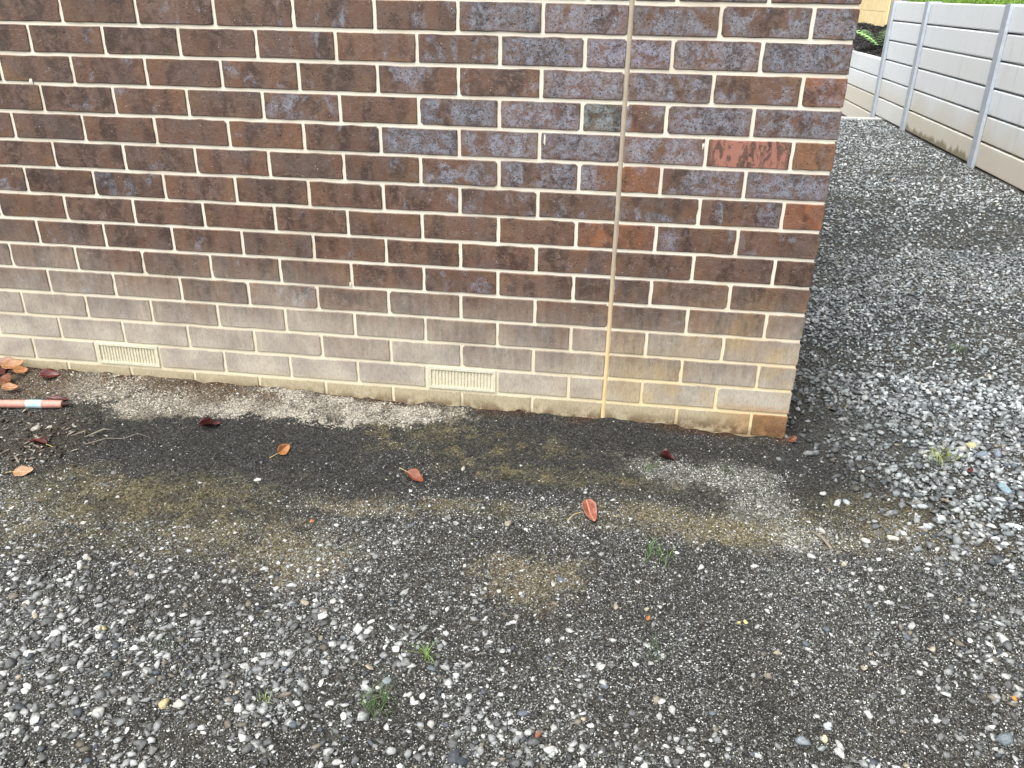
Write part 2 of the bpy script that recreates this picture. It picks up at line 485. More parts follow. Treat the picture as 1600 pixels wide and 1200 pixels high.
# ================================================================== THE GROUND
ELL = {
 'pale': [(-2.360,-0.061,0.157,0.101),(-2.141,-0.150,0.130,0.072),(-1.927,-0.113,0.239,0.070),(-1.713,-0.077,0.241,0.089),(-1.430,-0.038,0.286,0.098),(-1.245,-0.054,0.130,0.057)],
 'brownw': [(-2.08,0.03,0.30,0.135),(-1.770,-0.015,0.135,0.05),(-1.362,0.02,0.270,0.045),(-2.630,-0.027,0.182,0.150)],
 'dark': [(-1.984,-0.351,0.384,0.177),(-1.629,-0.332,0.462,0.168),(-1.159,-0.391,0.310,0.131),(-1.364,-0.246,0.307,0.085),(-0.671,-0.171,0.411,0.145),(-0.345,-0.073,0.378,0.109),(0.017,-0.075,0.228,0.152),(-0.910,-0.476,0.316,0.075)],
 'olive': [(-1.831,-0.662,0.341,0.140),(-1.602,-0.781,0.271,0.122),(-2.040,-0.730,0.194,0.211),(-1.021,-0.188,0.351,0.093),(-0.737,-0.340,0.330,0.059),(-0.787,-0.556,0.395,0.044),(-0.451,-0.516,0.234,0.057),(-0.210,-0.554,0.281,0.067),(0.049,-0.512,0.212,0.079),(0.285,-0.443,0.197,0.135)],
 'tan': [(-0.735,-0.845,0.151,0.112),(-1.337,-0.824,0.132,0.111),(-1.253,-0.600,0.161,0.046),(-0.451,-0.52,0.15,0.04),(-0.22,-0.56,0.16,0.045)],
 'white': [(-0.116,-0.413,0.083,0.109),(-0.182,-0.266,0.137,0.068),(-0.353,-0.257,0.118,0.069),(-0.060,-0.559,0.104,0.061)],
 'mulch': [(-2.378,-0.417,0.150,0.231)],
 'nograv': [(-1.806,-0.362,0.764,0.299),(-0.674,-0.129,0.797,0.257),(-0.469,-0.295,0.826,0.150),(-1.797,-0.640,0.36,0.13)],
}
def mask(name, x, y, soft=0.55, warp=0.35, seed=3):
    w1 = (fbm(x, y, 6.0, seed) - 0.5) * warp * 2 + (fbm(x, y, 26.0, seed + 5) - 0.5) * warp * 1.6 + (vnoise(x, y, 110.0, seed + 8) - 0.5) * warp * 0.9
    out = np.zeros(np.shape(x))
    for cx, cy, rx, ry in ELL[name]:
        d = np.sqrt(((x - cx) / rx) ** 2 + ((y - cy) / ry) ** 2) + w1
        out = np.maximum(out, sstep(1.0 + soft * 0.5, 1.0 - soft * 0.5, d))
    return out

def ground_z(x, y):
    x = np.asarray(x, float); y = np.asarray(y, float)
    z = np.full(np.broadcast(x, y).shape, -0.090)
    z = z + 0.034 * sstep(-0.3, -2.8, x) * np.exp(-(np.minimum(y, 0) / 0.28) ** 2) * (y < 0.5)
    z = z + 0.022 * sstep(-0.05, -0.5, x) * np.exp(-(np.minimum(y, 0) / 0.07) ** 2) * (y < 0.5)
    z = z + 0.020 * (fbm(x, y, 16.0, 44) - 0.45) * np.exp(-(np.minimum(y, 0) / 0.06) ** 2) * (y < 0.5) * (x < 0.05)
    z = z + 0.085 * sstep(0.2, 2.2, x) * sstep(0.2, 4.2, y)
    z = z + (fbm(x, y, 3.0, 40) - 0.5) * 0.020 + (fbm(x, y, 14.0, 41) - 0.5) * 0.011 + (vnoise(x, y, 42.0, 46) - 0.5) * 0.0050 + (vnoise(x, y, 85.0, 47) - 0.5) * 0.0030
    z = z - 0.17 * sstep(7.62, 7.75, y) * (x > 0.0)
    return z

def soil_rgb(x, y):
    x = np.asarray(x, float); y = np.asarray(y, float)
    n = fbm(x, y, 5.0, 60)[..., None]
    c = np.array(lin(50, 50, 48)) * (1 - n) + np.array(lin(66, 65, 61)) * n
    def lay(name, col, amt, **k):
        nonlocal c
        m = (mask(name, x, y, **k) * amt)[..., None]
        c = c * (1 - m) + np.array(col) * m
    lay('olive', lin(82, 78, 65), 0.6, soft=0.5, warp=0.6, seed=9)
    lay('tan', lin(106, 98, 78), 0.7, soft=0.55, warp=0.75, seed=12)
    lay('dark', lin(50, 50, 50), 0.8, soft=0.5, warp=0.7, seed=21)
    m2 = (mask('olive', x, y, soft=0.8, seed=31) * (fbm(x, y, 20.0, 71) > 0.52) * 0.5)[..., None]
    c = c * (1 - m2) + np.array(lin(104, 97, 74)) * m2
    lay('pale', lin(132, 126, 116), 0.8, soft=0.4, warp=0.5, seed=33)
    lay('brownw', lin(92, 80, 66), 0.85, soft=0.6, seed=37)
    lay('white', lin(136, 136, 128), 0.26, soft=0.8, warp=0.9, seed=43)
    lay('mulch', lin(70, 64, 57), 0.5, soft=0.8, seed=47)
    side = (sstep(0.02, 0.30, x) * sstep(-0.25, 0.1, y) * 0.75)[..., None]
    sn = sstep(0.35, 0.62, fbm(x, y, 2.8, 185))[..., None]
    c = c * (1 - side) + (np.array(lin(74, 77, 79)) * sn + np.array(lin(86, 86, 83)) * (1 - sn)) * side
    # contact shade painted as a brown line at the foot of the wall
    ft = (np.exp(-((y + 0.0) / 0.032) ** 2) * (x < 0.02) * 0.9 * sstep(0.35, 0.6, fbm(x, y, 9.0, 90)))[..., None]
    c = c * (1 - ft) + np.array(lin(66, 48, 34)) * ft
    return c

def axis(segments, grow_lo, grow_hi):
    a = []
    for lo, hi, st in segments:
        a += list(np.arange(lo, hi, st))
    a.append(segments[-1][1])
    lo_s = segments[0][2]; hi_s = segments[-1][2]
    while a[-1] < grow_hi: hi_s *= 1.5; a.append(a[-1] + hi_s)
    while a[0] > grow_lo: lo_s *= 1.5; a.insert(0, a[0] - lo_s)
    return np.array(a)
gx = axis([(-2.9, 0.7, 0.009), (0.7, 2.5, 0.05)], -120, 120)
gy = axis([(-1.65, 0.04, 0.009), (0.04, 8.2, 0.06)], -120, 120)
GX, GY = np.meshgrid(gx, gy)
GZ = ground_z(GX, GY)
nx, ny = len(gx), len(gy)
V = np.stack([GX, GY, GZ], -1).reshape(-1, 3)
I = np.arange(nx * ny).reshape(ny, nx)
F = np.stack([I[:-1, :-1], I[:-1, 1:], I[1:, 1:], I[1:, :-1]], -1).reshape(-1, 4)
gm = mesh_np('ground', V, F, soil_rgb(GX, GY).reshape(-1, 3), smooth=True)
ga = gm.attributes.new('grit', 'FLOAT', 'POINT')
gr = 1.0 - 0.75 * mask('nograv', GX, GY, soft=0.8) * (1 - 0.6 * mask('pale', GX, GY))
ga.data.foreach_set('value', gr.ravel().astype(np.float32))
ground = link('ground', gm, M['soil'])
tag(ground, 'dark gravelly dirt yard in front of and beside the brick house', kind='structure')

# ------------------------------------------------------------------ stones
def ico(sub):
    bm = bmesh.new()
    bmesh.ops.create_icosphere(bm, subdivisions=sub, radius=1.0)
    V = np.array([v.co[:] for v in bm.verts]); F = np.array([[v.index for v in f.verts] for f in bm.faces])
    bm.free(); return V, F
def octa():
    V = np.array([(1, 0, 0), (-1, 0, 0), (0, 1, 0), (0, -1, 0), (0, 0, 1), (0, 0, -1)], float)
    F = np.array([(0, 2, 4), (2, 1, 4), (1, 3, 4), (3, 0, 4), (2, 0, 5), (1, 2, 5), (3, 1, 5), (0, 3, 5)])
    return V, F
def stone_shape(base, cuts, rng, jit=0.12):
    V = base + rng.normal(0, jit, base.shape)
    for _ in range(cuts):
        n = rng.normal(size=3); n /= np.linalg.norm(n)
        d = rng.uniform(0.45, 0.85)
        t = V @ n - d
        V = V - np.outer(np.maximum(t, 0), n)
    return V - V.mean(0)
I1, FI1 = ico(1)
I2, FI2 = ico(2)
OC, FOC = octa()
DOME = np.array([(1, 0, -0.3), (0, 1, -0.3), (-1, 0, -0.3), (0, -1, -0.3), (0.15, 0.1, 0.9)], float)
FDO = np.array([(0, 1, 4), (1, 2, 4), (2, 3, 4), (3, 0, 4)])
VAR_D = np.array([DOME + RNG.normal(0, 0.26, DOME.shape) for _ in range(32)])
VAR_S = np.array([stone_shape(OC, 1, RNG, 0.22) for _ in range(24)])
VAR_M = np.array([stone_shape(I1, 6, RNG, 0.10) for _ in range(32)])
VAR_A = np.array([stone_shape(I1, 9, RNG, 0.24) * 1.15 for _ in range(32)])

def scatter(name, VAR, FT, x, y, size, flat, col, sink=0.25, zoff=None, parent=None, mat='gravel', tilt=0.25, smooth=False):
    n = len(x); nv = VAR.shape[1]
    vi = RNG.integers(0, len(VAR), n)
    B = VAR[vi].copy()
    sc = np.stack([size * RNG.uniform(0.8, 1.25, n), size * RNG.uniform(0.55, 1.0, n), size * flat], -1) * 0.5
    B *= sc[:, None, :]
    # tilt about x and y, then spin
    ax = RNG.normal(0, tilt, n); ay = RNG.normal(0, tilt, n); az = RNG.uniform(0, 2 * np.pi, n)
    def rot(B, i, j, a):
        c, s = np.cos(a)[:, None], np.sin(a)[:, None]
        p, q = B[:, :, i].copy(), B[:, :, j].copy()
        B[:, :, i] = c * p - s * q; B[:, :, j] = s * p + c * q
    rot(B, 1, 2, ax); rot(B, 0, 2, ay); rot(B, 0, 1, az)
    z = ground_z(x, y) + sc[:, 2] * (1 - 2 * sink)
    if zoff is not None: z = z + zoff
    B += np.stack([x, y, z], -1)[:, None, :]
    F = (FT[None] + (np.arange(n) * nv)[:, None, None]).reshape(-1, 3)
    me = mesh_np(name, B.reshape(-1, 3), F, np.repeat(col, nv, 0), smooth=smooth)
    o = link(name, me, M[mat], parent)
    return o

def stone_cols(n, kind='front'):
    pal = {'front': [(lin(104, 106, 106), .26), (lin(138, 141, 141), .24), (lin(178, 181, 180), .24), (lin(214, 216, 212), .15), (lin(78, 84, 90), .08), (lin(124, 118, 106), .03), (lin(176, 168, 148), .01)],
           'side': [(lin(112, 117, 120), .26), (lin(142, 148, 150), .30), (lin(172, 178, 180), .24), (lin(88, 94, 99), .12), (lin(196, 200, 200), .07), (lin(150, 142, 126), .02)]}[kind]
    cs = np.array([p[0] for p in pal]); w = np.array([p[1] for p in pal]); w /= w.sum()
    c = cs[RNG.choice(len(cs), n, p=w)]
    return 0.85 * c * RNG.uniform(0.8, 1.2, (n, 1))

def in_view(x, y, margin=0.16):
    d = np.stack([x - CAM.x, y - CAM.y, np.full_like(x, -0.09 - CAM.z)], -1)
    X = d @ np.array(RX); Y = d @ np.array(RY); Z = d @ np.array(RZ)
    mx = margin * 1302.83
    u = 1302.83 * X / np.maximum(Z, 0.05) + 800; v = 1302.83 * Y / np.maximum(Z, 0.05) + 600
    return (Z > 0.1) & (u > -mx) & (u < 1600 + mx) & (v > -50) & (v < 1200 + mx)
def free_spot(x, y, pad=0.006):
    house = (x < pad) & (y > -pad)
    return ~house & (x < 2.17)
def rock_amount(x, y):
    """1 where the coarse crushed rock of the side path lies, 0 on the dirt in front"""
    e = 0.20 + 0.30 * sstep(0.0, -1.1, y) - 0.22 * sstep(-0.05, 0.5, y)
    a = sstep(e - 0.30, e + 0.42, x + (fbm(x, y, 5.0, 130) - 0.5) * 0.55) ** 1.3
    return a * sstep(-1.15, -0.25, y) + 0.0

def spread(n, x0, x1, y0, y1):
    x = RNG.uniform(x0, x1, n); y = RNG.uniform(y0, y1, n)
    k = free_spot(x, y) & in_view(x, y)
    return x[k], y[k]

def keep(x, y, p):
    k = RNG.uniform(size=len(x)) < p
    return x[k], y[k]

def front_density(x, y):
    ng = mask('nograv', x, y, soft=0.9, warp=0.5)
    cl = fbm(x, y, 4.0, 150)
    clump = sstep(0.30, 0.62, cl)
    fade = 0.40 + 0.60 * sstep(-0.25, -0.75, y)
    return np.clip((0.10 + 0.90 * (1 - ng)) * (0.50 + 0.50 * clump) * fade, 0, 1)

# tiny grit
x, y = spread(440000, -2.9, 1.0, -1.75, 0.0)
d = front_density(x, y) * (1 - 0.8 * rock_amount(x, y))
d = np.maximum(d, 0.6 * mask('white', x, y, soft=1.0, warp=0.6)); d = np.maximum(d, 0.30 * mask('pale', x, y))
x, y = keep(x, y, d)
n = len(x)
sz = RNG.uniform(0.0022, 0.0052, n)
c = stone_cols(n) * 1.15
dm = RNG.uniform(0.0, 1.0, (n, 1)) ** 0.9 * (1 - 0.6 * mask('white', x, y)[:, None]); c = c * (1 - dm) + soil_rgb(x, y) * 1.1 * dm
grit = scatter('gravel_grit', VAR_D, FDO, x, y, sz, 0.7, c, 0.3, parent=ground)
tag(grit, kind='stuff')
N_GRIT = n

# crumbs of dark soil where the ground carries no gravel
x, y = spread(90000, -2.8, 0.5, -0.95, 0.0)
x, y = keep(x, y, np.clip(0.10 + 0.55 * mask('nograv', x, y, soft=1.0, warp=0.5), 0, 1) * (0.3 + 0.7 * sstep(0.38, 0.62, fbm(x, y, 8.0, 154))))
n = len(x)
c = soil_rgb(x, y) * RNG.uniform(0.5, 1.75, (n, 1))
clo = scatter('soil_crumbs', VAR_D, FDO, x, y, 0.0035 + 0.008 * RNG.uniform(size=n) ** 2.5, 0.6, c, 0.3, parent=ground)
tag(clo, kind='stuff')

# crusty pale cement crumbs along the foot of the wall
x, y = spread(60000, -2.7, -1.0, -0.26, 0.0)
x, y = keep(x, y, mask('pale', x, y, soft=0.5, warp=0.5) * sstep(0.42, 0.62, fbm(x, y, 12.0, 152)) * 0.9 * (0.25 + 0.75 * sstep(-2.0, -1.65, x)))
n = len(x)
c = np.array(lin(150, 145, 134)) * RNG.uniform(0.5, 1.5, (n, 1))
xw, yw = spread(40000, -0.6, 0.2, -0.65, -0.15)
xw, yw = keep(xw, yw, mask('white', xw, yw, soft=1.2, warp=0.8) * sstep(0.40, 0.62, fbm(xw, yw, 14.0, 153)) * 0.10)
c = np.concatenate([c, np.array(lin(160, 160, 153)) * RNG.uniform(0.4, 1.2, (len(xw), 1))]); x = np.concatenate([x, xw]); y = np.concatenate([y, yw]); n = len(x)
cru = scatter('cement_crumbs', VAR_D, FDO, x, y, RNG.uniform(0.003, 0.010, n), 0.6, c, 0.3, parent=ground)
tag(cru, kind='stuff')

# small and middling pebbles
x, y = spread(100000, -2.9, 1.3, -1.75, 0.0)
patch = sstep(0.34, 0.60, fbm(x, y, 3.2, 155)) * 0.75 + 0.25 * sstep(0.35, 0.6, fbm(x, y, 11.0, 158))
coarse = 0.26 + 0.74 * np.maximum(sstep(-0.7, -1.15, y) * sstep(-0.55, -1.0, x), np.maximum(sstep(-0.15, 0.35, x), 0.8 * sstep(-1.1, -1.35, y)))
d = front_density(x, y) * (0.22 + 0.78 * patch) * (0.28 + 0.45 * coarse)
sz = 0.0044 + (0.006 + 0.017 * coarse) * RNG.uniform(size=len(x)) ** 3.2
k = RNG.uniform(size=len(x)) < d
x, y, sz = x[k], y[k], sz[k]
n = len(x)
c = stone_cols(n) * 0.95; dm = RNG.uniform(0, 0.5, (n, 1)) * RNG.integers(0, 2, (n, 1)); c = c * (1 - dm) + soil_rgb(x, y) * 1.3 * dm
peb = scatter('gravel_pebbles', VAR_A, FI1, x, y, sz, RNG.uniform(0.28, 0.6, n), c, 0.30, parent=ground, tilt=0.2)
tag(peb, kind='stuff')
N_PEB = n

# coarse crushed rock of the side path
xs, ys, ss, zs = [], [], [], []
for (n0, y0, y1, x0, x1, s0, s1) in ((44000, -1.5, 0.6, -0.1, 2.17, 0.006, 0.032), (34000, 0.6, 2.4, 0.0, 2.17, 0.007, 0.026), (27000, 2.4, 7.6, 0.0, 2.17, 0.011, 0.030)):
    x, y = spread(n0, x0, x1, y0, y1)
    if y1 < 1:
        x, y = keep(x, y, rock_amount(x, y))
    else:
        x, y = keep(x, y, np.clip(0.55 + 0.7 * sstep(0.32, 0.62, fbm(x * 0.6, y, 2.2, 170)), 0, 1) * (0.35 + 0.65 * sstep(0.0, 0.28, x)))
    q = len(x)
    s = s0 + (s1 - s0) * RNG.uniform(size=q) ** 2.2
    xs.append(x); ys.append(y); ss.append(s); zs.append(RNG.uniform(-0.004, 0.007, q))
x, y, s, zo = map(np.concatenate, (xs, ys, ss, zs))
c = stone_cols(len(x), 'side') * ((0.48 + 0.66 * sstep(0.05, 0.7, x + 0.25 * np.maximum(y, 0)) + 0.28 * sstep(1.5, 4.5, y)) * (0.9 + 0.4 * sstep(0.4, 0.6, fbm(x * 0.5, y, 2.0, 180))))[:, None]; dm = RNG.uniform(0, 0.5, (len(x), 1)); c = c * (1 - dm) + soil_rgb(x, y) * 1.4 * dm
rock = scatter('crushed_rock', VAR_A, FI1, x, y, s, RNG.uniform(0.35, 0.75, len(x)), c, 0.30, zo, ground, tilt=0.30)
tag(rock, kind='stuff')
N_ROCK = len(x)

# the larger loose stones, one object each
STONE_MESH = []
for k in range(16):
    Vv = stone_shape(I2, 12, RNG, 0.03) * np.array([0.56, 0.5 * RNG.uniform(0.65, 0.95), 0.5 * RNG.uniform(0.40, 0.62)])
    me = mesh_np('stone', Vv, FI2)
    STONE_MESH.append(me); me.materials.append(M['stone'])
def put_stone(x, y, size, col, variant=None, rz=None, sink=0.22, flat=1.0):
    me = STONE_MESH[random.randrange(16) if variant is None else variant]
    o = link('stone', me, None, ground)
    zmax = max(v.co.z for v in me.vertices) * size * flat
    o.location = (x, y, float(ground_z(x, y)) + zmax * (1 - 2 * sink))
    o.rotation_euler = (random.gauss(0, 0.18), random.gauss(0, 0.18), random.uniform(0, 6.28) if rz is None else rz)
    o.scale = (size, size, size * flat)
    o.color = (*(v * 0.62 for v in col), 1.0)
    return o
# stones that can be recognised one by one
for (sx, sy, size, rgb, lab) in (
        (-1.671, -1.170, 0.026, (226, 206, 150), 'yellow pebble'), (-1.533, -1.403, 0.030, (196, 198, 190), 'round pale grey pebble'),
        (-1.032, -1.252, 0.028, (206, 210, 208), 'round whitish pebble'), (-0.996, -1.225, 0.026, (150, 160, 164), None),
        (-0.153, -1.256, 0.036, (150, 158, 166), 'blue-grey slate chip'), (-0.118, -1.262, 0.022, (160, 168, 172), None), (-0.097, -1.205, 0.022, (196, 208, 210), None), (-0.11, -1.24, 0.02, (228, 218, 176), 'cream pebble'),
        (0.243, -1.187, 0.044, (132, 144, 150), 'large blue-grey slate chip'), (0.268, -1.262, 0.028, (220, 222, 218), None), (0.235, -1.29, 0.022, (214, 216, 210), None),
        (-0.403, -1.214, 0.026, (196, 198, 194), None), (-0.425, -1.195, 0.022, (224, 224, 218), None), (0.605, -0.208, 0.050, (150, 178, 188), 'pale teal flat rock'),
        (-0.817, -1.389, 0.040, (86, 90, 96), 'dark slate lump'), (-0.80, -1.40, 0.03, (76, 82, 90), None), (0.598, 0.056, 0.046, (226, 214, 164), 'pale yellow rock'), (0.56, 0.03, 0.042, (208, 210, 196), None),
        (0.61, 0.0, 0.05, (142, 156, 172), None), (0.66, 0.01, 0.045, (150, 160, 176), None), (0.306, -1.069, 0.016, (210, 150, 80), 'orange pebble'), (-1.358, -0.687, 0.017, (206, 142, 100), 'orange pebble'),
        (-0.24, -0.92, 0.012, (226, 212, 130), None), (-0.225, -0.915, 0.016, (232, 224, 160), 'yellow pebble'), (-1.42, -1.36, 0.030, (206, 190, 146), 'tan pebble'), (-1.39, -1.355, 0.026, (222, 218, 206), None),
        (-1.22, -1.33, 0.028, (186, 190, 188), None), (-0.70, -1.27, 0.026, (120, 128, 140), None), (-0.665, -1.315, 0.02, (170, 112, 84), 'rusty pebble'), (-0.55, -1.12, 0.024, (216, 212, 204), None),
        (-0.20, -1.44, 0.034, (232, 214, 160), 'cream pebble'), (0.02, -0.52, 0.028, (220, 220, 208), None), (0.12, -0.36, 0.032, (196, 204, 208), None), (0.06, -0.33, 0.03, (208, 210, 206), None),
        (0.09, -0.375, 0.034, (204, 208, 206), None), (0.205, -0.52, 0.034, (232, 228, 216), 'white pebble'), (0.13, -0.545, 0.03, (220, 218, 206), None), (0.05, -0.66, 0.026, (214, 208, 188), None),
        (0.33, -0.35, 0.034, (190, 200, 200), None), (0.36, -0.41, 0.036, (206, 210, 208), None), (-2.415, -0.345, 0.040, (186, 184, 174), 'pale rock'), (-2.375, -0.335, 0.022, (216, 212, 200), None),
        (-1.00, -0.36, 0.020, (206, 204, 184), None), (-0.83, -0.31, 0.016, (216, 214, 204), None)):
    o = put_stone(sx, sy, size, lin(*rgb))
    if lab: o['label'] = lab
cnt = 0
tries = 0
while cnt < 250 and tries < 20000:
    tries += 1
    sx = random.uniform(-2.3, 0.75); sy = random.uniform(-1.62, -0.30) if random.random() < 0.5 else random.uniform(-1.62, -0.9)
    if not in_view(np.array([sx]), np.array([sy]), 0.0)[0]: continue
    if random.random() > float(front_density(np.array([sx]), np.array([sy]))[0]) ** 0.8: continue
    size = 0.0135 + 0.013 * random.random() ** 1.9
    t = random.random()
    rgb = (random.choice([(150, 152, 150), (176, 178, 176)]) if t < 0.38 else (208, 210, 206) if t < 0.66 else (224, 224, 218) if t < 0.80 else (112, 120, 128) if t < 0.92 else (176, 168, 150))
    k = random.uniform(0.88, 1.08)
    put_stone(sx, sy, size, lin(*(min(255, v * k) for v in rgb)))
    cnt += 1

# ================================================================== THE HOUSE
BL, BH, MOD, JW = 0.230, 0.0752, 0.086, 0.0108
house = empty('brick_house', (0, 0, -0.09))
tag(house, 'dark brown brick house corner with cream mortar and dusty pale lower courses', 'house')
HZ = 0.09   # children are given in world heights; the empty stands at z = -0.09

def brick_mesh(L, depth, seed):
    rg = random.Random(seed)
    hw, hh = L / 2, BH / 2
    r = rg.uniform(0.0014, 0.0026)
    j = 0.0008
    P = []
    nl = 5 if L > 0.15 else 3
    def edge(a, b, n):
        for i in range(1, n + 1):
            t = i / (n + 1)
            P.append((a[0] + (b[0] - a[0]) * t + rg.gauss(0, j) * (a[0] == b[0]), a[1] + (b[1] - a[1]) * t + rg.gauss(0, j * 0.8) * (a[1] == b[1])))
    rr = [r * rg.choice((0.5, 0.7, 0.8, 1.0, 1.0, 1.3, 2.8)) for _ in range(4)]
    P.append((-hw + rr[0], -hh)); edge((-hw + rr[0], -hh), (hw - rr[1], -hh), nl); P.append((hw - rr[1], -hh))
    P.append((hw, -hh + rr[1])); edge((hw, -hh + rr[1]), (hw, hh - rr[2]), 2); P.append((hw, hh - rr[2]))
    P.append((hw - rr[2], hh)); edge((hw - rr[2], hh), (-hw + rr[3], hh), nl); P.append((-hw + rr[3], hh))
    P.append((-hw, hh - rr[3])); edge((-hw, hh - rr[3]), (-hw, -hh + rr[0]), 2); P.append((-hw, -hh + rr[0]))
    n = len(P)
    V = []; F = []
    bev = 0.0018
    for sc, yy in ((bev, 0.0), (0.0, bev), (0.0, depth)):
        for (px, pz) in P:
            V.append((px - sc * (1 if px > 0 else -1) * min(1, abs(px) / hw), yy, pz - sc * (1 if pz > 0 else -1) * min(1, abs(pz) / hh)))
    F.append(tuple(range(n)))
    for a in (0, 1):
        for i in range(n):
            F.append((a * n + (i + 1) % n, a * n + i, (a + 1) * n + i, (a + 1) * n + (i + 1) % n))
    F.append(tuple(range(3 * n - 1, 2 * n - 1, -1)))
    me = mesh_from('brick', V, F)
    me.materials.append(M['brick'])
    return me
FULL = [brick_mesh(BL, 0.110, 100 + i) for i in range(12)]
HALF = [brick_mesh(0.110, 0.110, 200 + i) for i in range(8)]
HEAD = [brick_mesh(0.110, 0.230, 300 + i) for i in range(6)]

VENTS = ((1, 0.955), (1, 2.155))          # course, right-hand joint u
def course_spans(c):
    """(u right, u left, is corner header) along the wall for course c"""
    sp = []
    if c % 2 == 0:
        sp += [(0.0, 0.110, True), (0.120, 0.350, False), (0.360, 0.588, False)]
        u = 0.602
        sp += [(u, 0.830, False)]; u = 0.840
    else:
        sp += [(0.0, 0.230, False), (0.240, 0.470, False), (0.480, 0.588, False)]
        sp += [(0.602, 0.710, False)]; u = 0.720
    while u < 6.0:
        sp.append((u, u + 0.230, False)); u += 0.240
    return sp

# bricks that differ from the rest: (course, index from corner) -> settings
SPECIAL = {
    (10, 1): dict(torn=1, col=(1.05, 1.0, 1.0), flash_sheen=0.15, rust=0.3, label='brick with its red core showing through a torn face'),
    (11, 3): dict(col=(0.95, 1.05, 0.92), flash_sheen=0.75, rust=0.0, label='greenish grey half brick'),
    (11, 2): dict(col=(1.1, 1.02, 1.0), flash_sheen=0.62, rust=1.3), (9, 2): dict(col=(1.35, 1.08, 0.9), flash_sheen=0.5, rust=1.8), (9, 3): dict(col=(1.05, 1.0, 0.97), flash_sheen=0.7, rust=1.1),
    (7, 2): dict(col=(1.35, 1.08, 0.88), flash_sheen=0.3, rust=1.8), (7, 3): dict(col=(1.3, 1.08, 0.9), flash_sheen=0.5, rust=1.7), (8, 0): dict(col=(1.45, 1.12, 0.9), flash_sheen=0.2, rust=2.0, label='rust orange header brick with a dark stripe'),
    (12, 0): dict(col=(1.25, 1.05, 0.95), flash_sheen=0.7, rust=1.9), (10, 0): dict(col=(1.4, 1.28, 1.1), flash_sheen=0.3, rust=1.0), (13, 3): dict(col=(1.1, 1.05, 1.08), flash_sheen=0.95, rust=0.7), (13, 2): dict(col=(1.1, 1.06, 1.1), flash_sheen=0.98, rust=0.7),
    (0, 0): dict(col=(1.3, 1.02, 0.8), flash_sheen=0.0, rust=0.5, bare=0.55, label='bare brown header brick at the foot of the corner'),
}
N_BRICK = 0
for c in range(0, 16):
    zc = (c - 1) * MOD + MOD / 2
    for i, (u0, u1, hdr) in enumerate(course_spans(c)):
        if u0 > 3.02: continue
        if any(vc == c and abs(u0 - 0.005 - vu) < 0.01 for vc, vu in VENTS): continue
        L = u1 - u0
        full = L > 0.15
        me = random.choice(HEAD) if hdr else random.choice(FULL) if full else random.choice(HALF)
        S = SPECIAL.get((c, i), {})
        if S.get('torn'):
            me = me.copy(); me.materials.clear(); me.materials.append(M['torn'])
        o = link('brick', me, None, house)
        o.location = (-(u0 + u1) / 2, random.uniform(-0.0008, 0.0008), zc + HZ + random.uniform(-0.0008, 0.0008))
        o.rotation_euler = (0, random.gauss(0, 0.002), 0)
        nominal = (BL if full else 0.110) * 1.003
        o.scale.x = L / nominal
        um = (u0 + u1) / 2
        lean = max(0.0, min(1.0, (1.85 - um) / 1.1)) * max(0.0, min(1.0, (zc - 0.42) / 0.4))  # painted sky sheen: bricks turn more blue-grey toward the upper right
        v = random.gauss(1.0, 0.055)
        w = random.gauss(0.005, 0.018)
        o.color = (*S.get('col', (v * (1 + w), v, v * (1 - w * 0.5))), 1.0)
        o['flash_sheen'] = float(S.get('flash_sheen', max(0.0, min(1.0, random.gauss(0.17 + 0.70 * lean, 0.15)))))
        o['rust'] = float(S.get('rust', max(0.0, random.gauss(0.22, 0.22))))
        o['bare'] = float(S.get('bare', 0.0))
        if 'label' in S: o['label'] = S['label']
        N_BRICK += 1

# the rest of the walls, beyond the frame: one mesh of bricks
bx = Boxes()
WH = 30
for c in range(0, WH):
    z0 = (c - 1) * MOD + JW / 2; z1 = z0 + BH
    for (u0, u1, hdr) in course_spans(c):
        if c < 16 and u0 <= 3.02: continue
        if hdr or u1 < 0.235 and u0 == 0: bx.box(-u1, -u0, 0, 0.230 if hdr else 0.110, z0, z1)
        else: bx.box(-u1, -u0, 0, 0.110, z0, z1)
    v = 0.240 if c % 2 == 0 else 0.120
    while v < 7.4:
        bx.box(-0.110, 0.0, v, v + 0.230, z0, z1); v += 0.240
rest = link('outer_bricks', bx.mesh('outer_bricks'), M['brick'], house, (0, 0, HZ))
rest['flash_sheen'] = 0.4; rest['rust'] = 0.5; rest['bare'] = 0.0
tag(rest, kind='stuff')

bx = Boxes()
REC = 0.0044
ztop = (WH - 1) * MOD
bx.box(-6.0, -0.0 - REC, REC, 0.105, -0.30, ztop)
bx.box(-0.105, -REC, 0.1052, 7.45, -0.30, ztop)
mort = link('mortar', bx.mesh('mortar'), M['mortar'], house, (0, 0, HZ))

# movement joint sealant, slightly bellied
V = []; F = []
zs = np.linspace(-0.11, ztop, 80)
for i, z in enumerate(zs):
    w = 0.0074 + 0.0008 * math.sin(i * 1.7) * math.cos(i * 0.6)
    for k in range(7):
        t = -1 + 2 * k / 6
        V.append((-0.595 + t * w, 0.0042 - 0.0035 * (1 - t * t) + 0.0006 * math.sin(i * 2.3 + k), z))
for i in range(len(zs) - 1):
    for k in range(6):
        F.append((i * 7 + k, i * 7 + k + 1, (i + 1) * 7 + k + 1, (i + 1) * 7 + k))
sj = link('joint_sealant', mesh_from('joint_sealant', V, F, True), M['sealant'], house, (0, 0, HZ))
sj['label'] = 'tan vertical sealant joint in the brickwork'

